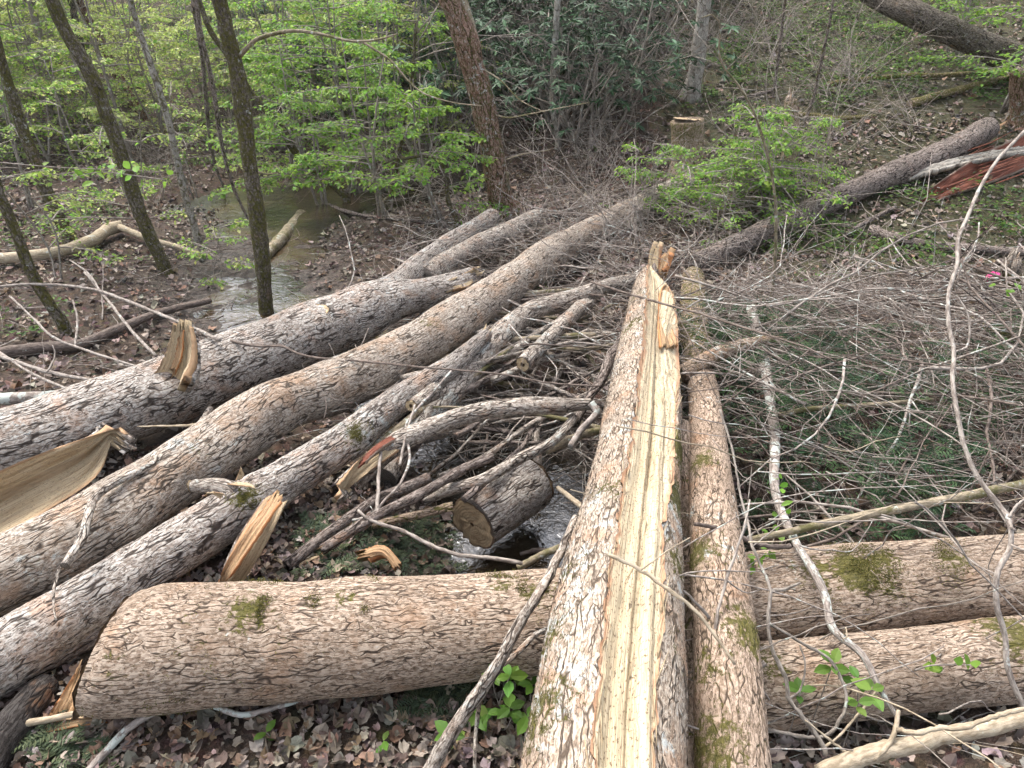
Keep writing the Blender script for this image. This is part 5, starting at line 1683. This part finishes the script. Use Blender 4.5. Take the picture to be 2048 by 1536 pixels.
for i in range(1500):
    x, y = rg.uniform(.85, 4.6), rg.uniform(2.3, 5.5)
    z = float(H(x, y)) + .03 + heap(x, y) * (1.15 - .9 * rg.random() ** 2)
    az = rg.normal() * .5 - .15 if rg.random() < .55 else rg.random() * 6.283
    big = i < 170
    ln = rg.uniform(.7, 1.7) if big else rg.uniform(.35, 1.2)
    r = rg.uniform(.0045, .010) if big else rg.uniform(.0012, .0038)
    P, R = random_stick((x, y, z), az, .16 * rg.normal(), ln, r, rg, bend=(.10, .18, .28)[i % 3])
    mk = rg.choice(['twig_grey', 'twig_dark', 'twig_dark', 'twig_lichen'])
    for q in range(3 if big else 1):                       # side twigs forking off
        i_ = int(rg.integers(2, 7))
        dd = unit(unit(P[i_ + 1] - P[i_]) + .8 * unit(np.cross(P[i_ + 1] - P[i_], rg.normal(size=3))))
        tl = ln * rg.uniform(.15, .4)
        bb = P[i_] + dd * tl * .5 + .03 * tl * rg.normal(size=3)
        fine[mk].append((np.array([P[i_], bb, P[i_] + dd * tl + .12 * tl * rg.normal(size=3)]), np.array([R[i_] * .6, R[i_] * .5, R[i_] * .25])))
    if big:
        o = tube_obj('brush_stick', [(P, R)], M[mk], None, 6)
        tag(o, None, 'stick', 'sticks of the brush heap')
        reg(o, P[4], ('long ' if ln > 1.2 else 'short ') + {'twig_grey': 'grey', 'twig_dark': 'dark brown', 'twig_lichen': 'pale lichened'}[mk] + ' stick', 'brush')
    else:
        fine[mk].append((P, R))
for i in range(70):
    x, y = rg.uniform(.9, 4.4), rg.uniform(2.5, 6.0)
    h0 = float(H(x, y)) + .1
    P, R = random_stick((x, y, h0 + .35), rg.random() * 6.283, 1.1 + .25 * rg.normal(), rg.uniform(.5, 1.2), rg.uniform(.0016, .004), rg, bend=.16)
    fine[rg.choice(['twig_grey', 'twig_dark', 'twig_lichen'])].append((P, R))
# twigs tangled through the log pile and behind it
for i in range(2300):
    if i < 1650:
        x, y = rg.uniform(-1.1, 1.1), rg.uniform(3.1, 7.0)
    elif i < 1900:
        x, y = rg.uniform(.3, 2.2), rg.uniform(4.5, 7.2)
    else:
        x, y = rg.uniform(-4.5, 3), rg.uniform(2.4, 8)
    z = max(float(H(x, y)), WATER_Z) + .02 + .42 * rg.random() ** 1.3 * (1 if i < 1900 else .25)
    big = i < 110
    P, R = random_stick((x, y, z), rg.random() * 6.283, .25 * rg.normal(), rg.uniform(.5, 1.3) if big else rg.uniform(.2, .8), rg.uniform(.004, .009) if big else rg.uniform(.0012, .003), rg, bend=.2)
    mk = rg.choice(['twig_grey', 'twig_grey', 'twig_dark', 'twig_lichen'])
    if big:
        o = tube_obj('pile_stick', [(P, R)], M[mk], None, 6)
        tag(o, None, 'stick', 'sticks among the logs')
        reg(o, P[4], 'crooked ' + {'twig_grey': 'grey', 'twig_dark': 'dark brown', 'twig_lichen': 'pale lichened'}[mk] + ' stick', 'pile')
    else:
        fine[mk].append((P, R))
for i in range(48):
    px, py = rg.uniform(800, 1240), rg.uniform(560, 900)
    if px < 1240 - 1.15 * (py - 560) * .9 - 150 and py < 760:
        px += 160
    p = at_z(px, py, rg.uniform(-.12, .18))
    P, R = random_stick(p, math.radians(rg.choice([15, 30, 42, 55, 62, 155])) + .25 * rg.normal(), .12 * rg.normal(), rg.uniform(.6, 1.7), rg.uniform(.012, .032), rg, n=16, bend=.07)
    mk = rg.choice(['bark_mid', 'bark_mid', 'bark_moss', 'bark_dark'])
    o = tube_obj('pile_branch', [(P, R * (1 + .06 * rg.normal(size=16)))], M['bark_mid' if mk == 'bark_moss' else mk] if mk != 'bark_moss' else M['twig_moss'], None, 14)
    tag(o, None, 'branch', 'branches inside the log pile')
    reg(o, P[8], {'bark_mid': 'thick grey branch', 'bark_moss': 'thick mossy branch', 'bark_dark': 'thick dark branch'}[mk], 'pile')
# litter sticks over the far floor
for i in range(900):
    px, py = rg.uniform(-50, 2100), rg.uniform(120, 760)
    if 0 < i % 3 and py > 420 and px < 1350:
        continue
    p = at_g(px, py, .015)
    if p[1] > 25:
        continue
    P, R = random_stick(p, rg.random() * 6.283, .08 * rg.normal(), rg.uniform(.3, 1.0), rg.uniform(.002, .007), rg, bend=.14)
    fine[rg.choice(['twig_grey', 'twig_dark', 'twig_grey'])].append((P, R))
for k, v in fine.items():
    o = tube_obj('twig_tangle', v, M[k], None, 4)
    tag(o, {'twig_grey': 'fine grey twigs tangled through brush and log pile', 'twig_dark': 'fine dark twigs tangled through brush and log pile', 'twig_lichen': 'fine pale lichened twigs tangled through brush and log pile'}[k], 'twigs', kind='stuff')

# foreground bare shoots in front of the right-hand logs
rg = np.random.default_rng(33)
for i in range(46):
    px, py = rg.uniform(1390, 2080), rg.uniform(900, 1560)
    p = at_d(px, py, rg.uniform(1.95, 2.5))
    az = rg.choice([-.75, -.6, .9, 1.2]) + .25 * rg.normal()
    P, R = random_stick(p, 0, 0, rg.uniform(.5, 1.3), rg.uniform(.0015, .0034), rg, n=12, bend=.13)
    c = P.mean(0)
    a = math.radians(rg.choice([-50, -40, -30, 25, 60, 100])) + .2 * rg.normal()
    ca, sa = math.cos(a), math.sin(a)
    Q = P - c
    P = c + np.stack([Q[:, 0] * ca - Q[:, 2] * sa, Q[:, 1] - .3 * (Q[:, 0] * sa), Q[:, 0] * sa * .6 + Q[:, 2] * ca], 1)
    P[:, 2] = np.maximum(P[:, 2], .06)
    mk = rg.choice(['twig_grey', 'twig_stem', 'twig_lichen', 'twig_tan'])
    o = tube_obj('bare_shoot', [(P, R)], M[mk], None, 6)
    tag(o, None, 'twig', 'bare shoots at lower right')
    reg(o, P[6], {'twig_grey': 'grey', 'twig_stem': 'brown', 'twig_lichen': 'pale lichened', 'twig_tan': 'tan'}[mk] + ' bare shoot', 'front')


# needle sprays (dark green, under the brush and on the bank by the pool)
def sprays(name, pts, seed, label, L=.16, cols=((.022, .05, .022), (.035, .07, .03), (.055, .10, .035))):
    rg = np.random.default_rng(seed)
    P, D, Nn, Ln, Cc = [], [], [], [], []
    for p in pts:
        az = rg.random() * 6.283
        ax = np.array([math.cos(az), math.sin(az), .25 + .2 * rg.normal()])
        ax = unit(ax)
        sd = unit(np.cross(ax, [0, 0, 1.0]))
        ll = L * (.6 + .7 * rg.random())
        col = np.array(cols)[rg.integers(0, len(cols))] * (1 + .2 * rg.normal())
        for j in range(9):
            for s in (-1, 1):
                P.append(p + ax * ll * j / 9 + np.array([0, 0, -.03 * (j / 9) ** 2]))
                D.append(ax * .5 + sd * s + .15 * rg.normal(size=3))
                Nn.append([.3 * rg.normal(), .3 * rg.normal(), 1])
                Ln.append(.045 * (1.1 - j / 11))
                Cc.append(col)
    Ln = np.array(Ln)
    o = leaves_obj(name, np.array(P), np.array(D), np.array(Nn, float), Ln, Ln * .22, np.array(Cc), T_DIAMOND, M['leaf_needle'])
    return tag(o, label, 'foliage', kind='stuff')


rg = np.random.default_rng(41)
pts = []
for i in range(3000):
    x, y = rg.uniform(.9, 4.6), rg.uniform(2.3, 4.5)
    if wave(np.array([x, y, 0.0]), 44, 2.2) < -.35:
        continue
    pts.append(np.array([x, y, float(H(x, y)) + .03 + heap(x, y) * rg.random() * .95]))
sprays('needle_foliage', pts, 42, 'dark green needle sprays showing through the brush heap')
pts = []
for i in range(230):
    px, py = rg.uniform(600, 1010), rg.uniform(1030, 1140)
    pts.append(at_g(px, py, .02))
for i in range(60):
    px, py = rg.normal(880, 40), rg.normal(1385, 22)
    pts.append(at_g(px, py, .02))
for i in range(50):
    px, py = rg.normal(110, 40), rg.normal(1480, 20)
    pts.append(at_g(px, py, .02))
sprays('bank_greenery', pts, 43, 'low feathery green plants on the bank behind the cross log', .09, ((.05, .07, .04), (.07, .095, .05), (.10, .12, .06)))

# ------------------------------------------------------------------ leaf litter
LIT = [(.18, .135, .105), (.24, .185, .148), (.12, .092, .072), (.30, .24, .195), (.085, .066, .053), (.19, .12, .078), (.27, .222, .185), (.15, .118, .096), (.34, .285, .235), (.21, .135, .092)]
tpls = [lobed(600 + i) for i in range(6)]
rg = np.random.default_rng(51)
protos = []
for i in range(24):
    c = pick_col(1, LIT, rg, .15)
    V, F = tpls[i % 6]
    L = .036 + .038 * rg.random()
    W = L * (.42 + .3 * rg.random())
    me = mesh_obj('leaf', V * np.array([L, W, L]) - np.array([L * .5, 0, 0]), F, M['litter'], None, {'col': ('FLOAT_COLOR', np.repeat(c, len(V), 0))}, smooth=False)
    protos.append(me)
nleaf = 0
while nleaf < 300:
    px, py = (rg.uniform(0, 1080), rg.uniform(1395, 1540)) if nleaf < 235 else (rg.uniform(560, 1000), rg.uniform(1000, 1150)) if nleaf < 262 else (rg.uniform(0, 200), rg.uniform(1000, 1100))
    p = at_g(px, py, .012 + .012 * rg.random())
    if .9 * creek_dist(p[0], p[1]) < 1.0:
        continue
    o = protos[nleaf] if nleaf < 24 else protos[rg.integers(0, 24)].copy()
    if nleaf >= 24:
        COL.objects.link(o)
    o.parent = ground
    o.location = Vector(p)
    o.rotation_euler = (.32 * rg.normal(), .32 * rg.normal(), rg.random() * 6.283)
    s = .7 + .5 * rg.random()
    o.scale = (s, s, s)
    nleaf += 1


def litter(name, pos, Lm, seed, palette=LIT, parent=ground):
    rg = np.random.default_rng(seed)
    n = len(pos)
    Vs, Fs, Cs, o = [], [], [], 0
    for j, tp in enumerate(tpls):
        P = pos[j::6]
        k = len(P)
        a = rg.random(k) * 6.283
        d = np.stack([np.cos(a), np.sin(a), .25 * rg.normal(size=k)], 1)
        nr = np.array([0, 0, 1.0]) + .25 * rg.normal(size=(k, 3))
        L = Lm * (.35 + 1.05 * rg.random(k) ** 1.4)
        V, F = leaf_arrays(P, d, nr, L, L * (.4 + .3 * rg.random(k)), tp)
        Vs.append(V)
        Fs.append(F + o)
        o += len(V)
        Cs.append(np.repeat(pick_col(k, palette, rg, .2), len(tp[0]), 0))
    ob = mesh_obj(name, np.vstack(Vs), np.vstack(Fs), M['litter'], parent, {'col': ('FLOAT_COLOR', np.clip(np.vstack(Cs), 0, 1))}, smooth=False)
    if parent is not None:
        ob.matrix_parent_inverse = Matrix.Identity(4)
    ob['kind'] = 'stuff'
    return ob


def scatter(n, xr, yr, seed, off=.01, wet=1.0):
    rg = np.random.default_rng(seed)
    x, y = rg.uniform(*xr, n), rg.uniform(*yr, n)
    ok = creek_dist(x, y) > wet
    x, y = x[ok], y[ok]
    return np.stack([x, y, H(x, y) + off + .015 * rg.random(len(x))], 1)


litter('leaf_litter', np.vstack([scatter(11000, (-2.6, 1.2), (.9, 3.2), 61, wet=.95), scatter(3500, (.8, 3.2), (.9, 3.2), 62)]), .046, 63)
litter('leaf_litter', np.vstack([scatter(11000, (-7, 1), (3.0, 9.5), 64, wet=.80), scatter(10000, (.6, 7), (3.0, 9.0), 65)]), .062, 66)
litter('leaf_litter', np.vstack([scatter(11000, (0, 9), (8.5, 17), 67), scatter(6000, (-9, 0), (9, 15), 68, wet=1.0)]), .075, 69)

rgm = np.random.default_rng(131)
dx_, dy_ = rgm.uniform(-4.6, -.4, 5000), rgm.uniform(4.8, 10.6, 5000)
hz_ = H(dx_, dy_)
okm = (creek_dist(dx_, dy_) < 1.5) & (hz_ > WATER_Z - .01)
dp_ = np.stack([dx_, dy_, hz_ + .008], 1)[okm]
pm = []
for p in dp_[:1100]:
    pm.append(random_stick(p, rgm.random() * 6.283, .06 * rgm.normal(), rgm.uniform(.06, .35), rgm.uniform(.0015, .005), rgm, n=5, bend=.15))
tag(tube_obj('creek_debris', pm, M['twig_dark'], None, 4), 'dark twig debris stranded on the mud banks of the creek', 'twigs', kind='stuff')
litter('wet_leaf_litter', dp_[1100:], .05, 132, [(.10, .075, .06), (.16, .125, .10), (.06, .047, .04), (.22, .18, .15)])

# green ground cover on the slope and sparse on the flat
def cover(name, n, xr, yr, seed, dens, Lm, palette, label):
    rg = np.random.default_rng(seed)
    x, y = rg.uniform(*xr, n), rg.uniform(*yr, n)
    w = wave(np.stack([x, y, 0 * x], 1), seed, 1.5) + .5 * wave(np.stack([x, y, 0 * x], 1), seed + 1, 5.0)
    ok = (w > dens) & (creek_dist(x, y) > 1.15)
    x, y = x[ok], y[ok]
    k = len(x)
    m = 5
    pos = np.stack([x, y, H(x, y) + .05 + .06 * rg.random(k)], 1)
    pos = np.repeat(pos, m, 0) + .035 * rg.normal(size=(k * m, 3)) * [1, 1, .5]
    a = rg.random(k * m) * 6.283
    d = np.stack([np.cos(a), np.sin(a), -.1 + .25 * rg.normal(size=k * m)], 1)
    L = Lm * (.6 + .7 * rg.random(k * m))
    o = leaves_obj(name, pos, d, np.array([0, 0, 1.0]) + .35 * rg.normal(size=(k * m, 3)), L, L * .6, pick_col(k * m, palette, rg), T_DIAMOND, M['leaf_lime'])
    return tag(o, label, 'plants', kind='stuff')


cover('ground_cover', 15000, (1.0, 10), (5.4, 17), 71, .12, .05, [(.07, .13, .025), (.10, .18, .03), (.05, .10, .025), (.14, .22, .04)], 'low green plants covering the right slope')
cover('ground_cover', 3200, (-7, 0.5), (3.5, 12), 73, .75, .045, [(.08, .14, .03), (.12, .20, .035)], 'scattered low green plants on the left flat')


# ------------------------------------------------------------------ small plants with large leaves
def seedling(name, px, py, label, stems, seed, leafL=.055, mat='leaf_lime', hgt=.12, spread=.10):
    rg = np.random.default_rng(seed)
    b = at_g(px, py)
    root = empty(name, b, label, 'plant')
    for s in range(stems):
        o_ = b + np.array([spread * rg.normal(), spread * rg.normal() * .7, 0])
        o_[2] = H(o_[0], o_[1])
        top = o_ + np.array([.03 * rg.normal(), .03 * rg.normal(), hgt * (.5 + .8 * rg.random())])
        tube_obj('stem', [(spline(np.array([o_, .5 * (o_ + top) + .01 * rg.normal(size=3), top]), n=5), np.linspace(.0025, .0015, 5))], M['twig_stem'], root, 5)
        k = int(rg.integers(3, 6))
        a0 = rg.random() * 6.283
        for j in range(k):
            a = a0 + j * 6.283 / k + .3 * rg.normal()
            d = np.array([[math.cos(a), math.sin(a), .15 + .2 * rg.normal()]])
            L = np.array([leafL * (.6 + .6 * rg.random())])
            leaves_obj('leaf', top[None] - [0, 0, .02 * (j % 2)], d, np.array([[.25 * rg.normal(), -.3 + .25 * rg.normal(), 1.0]]), L, L * .62, pick_col(1, [(.15, .28, .04), (.11, .22, .035), (.19, .33, .06)], rg), T_OVAL, M[mat], root)


seedling('leafy_seedling', 1055, 1385, 'bright green seedling between cross log and split log', 8, 81, .062, hgt=.20, spread=.085)
seedling('leafy_seedling', 1005, 1490, 'bright green seedling at the bottom beside the split log', 7, 82, .062, hgt=.10, spread=.06)
seedling('leafy_seedling', 545, 1485, 'tiny green seedling alone in the leaf litter', 1, 83, .045, hgt=.05, spread=.01)
seedling('leafy_seedling', 820, 1515, 'small dark green sprout at the bottom of the leaf litter', 1, 84, .05, hgt=.04, spread=.01)
seedling('leafy_seedling', 1590, 1500, 'green vine leaves at the foot of the straight log', 5, 85, .055, hgt=.30, spread=.08)


def leafy_twig(pts, dep, label, seed, n=18, L=.045):
    rg = np.random.default_rng(seed)
    P = np.array([at_d(x, y, d_) for (x, y), d_ in zip(pts, np.linspace(dep[0], dep[1], len(pts)))])
    C = spline(P, n=12)
    root = empty('leafy_twig', C[0], label, 'twig')
    tube_obj('stem', [(C, np.linspace(.003, .0012, 12))], M['twig_stem'], root, 5)
    for j in range(n):
        c = C[int(rg.integers(2, 12))]
        leaves_obj('leaf', (c + .025 * rg.normal(size=3))[None], rg.normal(size=(1, 3)) + [[0, 0, -.4]], np.array([[0, -.5, .8]]) + .4 * rg.normal(size=(1, 3)), np.array([L * (.6 + .6 * rg.random())]), np.array([L * .6]), pick_col(1, [(.16, .30, .04), (.20, .34, .05)], rg), T_OVAL, M['leaf_lime'], root)


leafy_twig([(1500, 1180), (1540, 1100), (1560, 1020), (1545, 960)], (2.5, 2.7), 'twig with small bright green leaves above the cross log', 91, 22, .04)
leafy_twig([(1470, 1160), (1500, 1130), (1530, 1110)], (2.4, 2.5), 'short green leafed twig at the edge of the straight log', 92, 9, .035)
leafy_twig([(1830, 1340), (1870, 1330), (1950, 1330)], (2.1, 2.1), 'twig with dark green leaves before the lower right log', 93, 7, .05)
leafy_twig([(2060, 540), (2030, 575), (2000, 580)], (3.2, 3.3), 'green leaf sprig at the right edge by the grey stump', 94, 8, .05)
leafy_twig([(330, 360), (260, 350), (190, 345), (120, 365)], (3.2, 3.3), 'bare twig with a few large lime leaves at the left', 95, 9, .06)
leafy_twig([(0, 325), (120, 335), (250, 340), (340, 345)], (3.4, 3.4), 'long near twig with lime leaves crossing the left trees', 96, 10, .055)


# ------------------------------------------------------------------ labels of the many: look, nearest landmark, order from the left
MARKS = {
    'brush': [(1440, 860, 'close to the straight log'), (1910, 720, 'behind the crooked sapling'), (1500, 690, 'by the mossy limb'), (1990, 620, 'below the grey mossy stump'), (1700, 1050, 'just above the cross log'),
              (1555, 880, 'beside the lichen-crusted pole'), (2040, 880, 'at the right edge of the brush'), (1720, 760, 'in the middle of the brush heap'), (1650, 600, 'at the far edge of the brush heap'), (1730, 880, 'below the short mossy stick'), (1880, 950, 'over the long mossy pole')],
    'pile': [(1310, 520, 'behind the split log tip'), (1000, 990, 'by the sawn log section'), (1000, 850, 'under the curved branch'), (1080, 700, 'by the sawn grey pole'), (1010, 470, 'near the reddish tree foot'), (1210, 720, 'beside the dark limb'),
             (880, 640, 'over the middle parallel log'), (600, 560, 'near the creek bend'), (1180, 560, 'over the far end of the pile'), (1440, 620, 'right of the split log tip'), (820, 760, 'on the lichen-patched log'), (700, 880, 'between the parallel logs')],
    'chips': [(430, 1090, 'left of the torn side limb'), (590, 1090, 'right of the torn side limb'), (700, 1080, 'near the two dark branches'), (850, 1080, 'left of the sawn log section'), (80, 1480, 'in the lower left corner'), (330, 1490, 'in front of the cross log'), (300, 970, 'between the left parallel logs')],
    'front': [(1440, 1100, 'before the straight log'), (1460, 1400, 'at the foot of the straight log'), (1650, 1180, 'before the cross log'), (1680, 1380, 'before the lower right log'), (1900, 1150, 'left of the crooked sapling base'), (1900, 1400, 'above the smooth pale branch'), (2030, 1250, 'at the right edge'), (1700, 980, 'above the cross log')],
    'bg': [(120, 30, 'at the top left corner'), (330, 40, 'between slender mossy tree and vines'), (960, 120, 'behind the reddish tree'), (1110, 150, 'by the thin straight grey tree'), (1240, 120, 'left of the smooth grey tree'), (1380, 230, 'above the cut stump'), (620, 100, 'right of the mossy speckled tree'), (520, 250, 'behind the mossy speckled tree'), (420, 120, 'behind the hanging vines'),
           (230, 150, 'behind the slender mossy tree'), (30, 150, 'at the upper left edge'), (100, 330, 'among the left edge trunks'), (1600, 150, 'near the broken snag'), (1950, 60, 'behind the leaning trunk'), (800, 80, 'above the layered green trees'), (1180, 330, 'below the rhododendron slope'),
           (1750, 280, 'above the dark fallen trunk'), (320, 330, 'beside the mud bank'), (1300, 30, 'high on the thicket slope'), (860, 250, 'left of the reddish tree'), (1450, 420, 'among the shrubs by the stump')],
}
WORDS = ['', 'second', 'third', 'fourth', 'fifth', 'sixth', 'seventh', 'eighth', 'ninth', 'tenth', 'eleventh', 'twelfth']
ORD = ['leftmost', 'second from left', 'third from left', 'fourth from left', 'fifth from left', 'sixth from left', 'seventh from left', 'eighth from left', 'ninth from left', 'tenth from left', 'eleventh from left', 'twelfth from left']
cells = {}
for o, p, desc, area in REG:
    h_ = .8 if area == 'bg' else 0.0
    qx, qy = project(p + np.array([0, 0, h_]))
    m = min(MARKS[area], key=lambda q: (q[0] - qx) ** 2 + 1.6 * (q[1] - qy) ** 2)[2]
    cells.setdefault((desc, m), []).append((qx, o))
for (desc, m), lst in cells.items():
    lst.sort(key=lambda q: q[0])
    for i, (qx, o) in enumerate(lst):
        if len(lst) == 1:
            o['label'] = f'{desc} {m}'
        elif i == len(lst) - 1:
            o['label'] = f'rightmost {desc} {m}'
        else:
            j = len(lst) - 1 - i
            o['label'] = f'{ORD[i]} {desc} {m}' if i < 12 else f'{WORDS[min(j, 11)]} from right {desc} {m}'


# ------------------------------------------------------------------ even scattering volume, added to lift the brightness of the far background
hz = bpy.data.materials.new('added_haze')
hz.use_nodes = True
hz.node_tree.nodes.clear()
ho = hz.node_tree.nodes.new('ShaderNodeOutputMaterial')
hv = hz.node_tree.nodes.new('ShaderNodeVolumePrincipled')
hv.inputs['Color'].default_value = (0.95, 0.98, 0.95, 1)
hv.inputs['Density'].default_value = 0.0008
hv.inputs['Anisotropy'].default_value = 0.2
hz.node_tree.links.new(hv.outputs[0], ho.inputs['Volume'])
X0, X1, Y0, Y1, Z0, Z1 = -260, 260, -180, 330, float(GZ.min()) - 1.0, float(GZ.max()) + 12.0
Vh = np.array([[x, y, z] for x in (X0, X1) for y in (Y0, Y1) for z in (Z0, Z1)], float)
Fh = np.array([[0, 1, 3, 2], [4, 6, 7, 5], [0, 4, 5, 1], [2, 3, 7, 6], [0, 2, 6, 4], [1, 5, 7, 3]])
tag(mesh_obj('added_haze', Vh, Fh, hz, None, smooth=False), 'thin pale veil of air added to brighten the far wood', 'added_haze', kind='stuff')
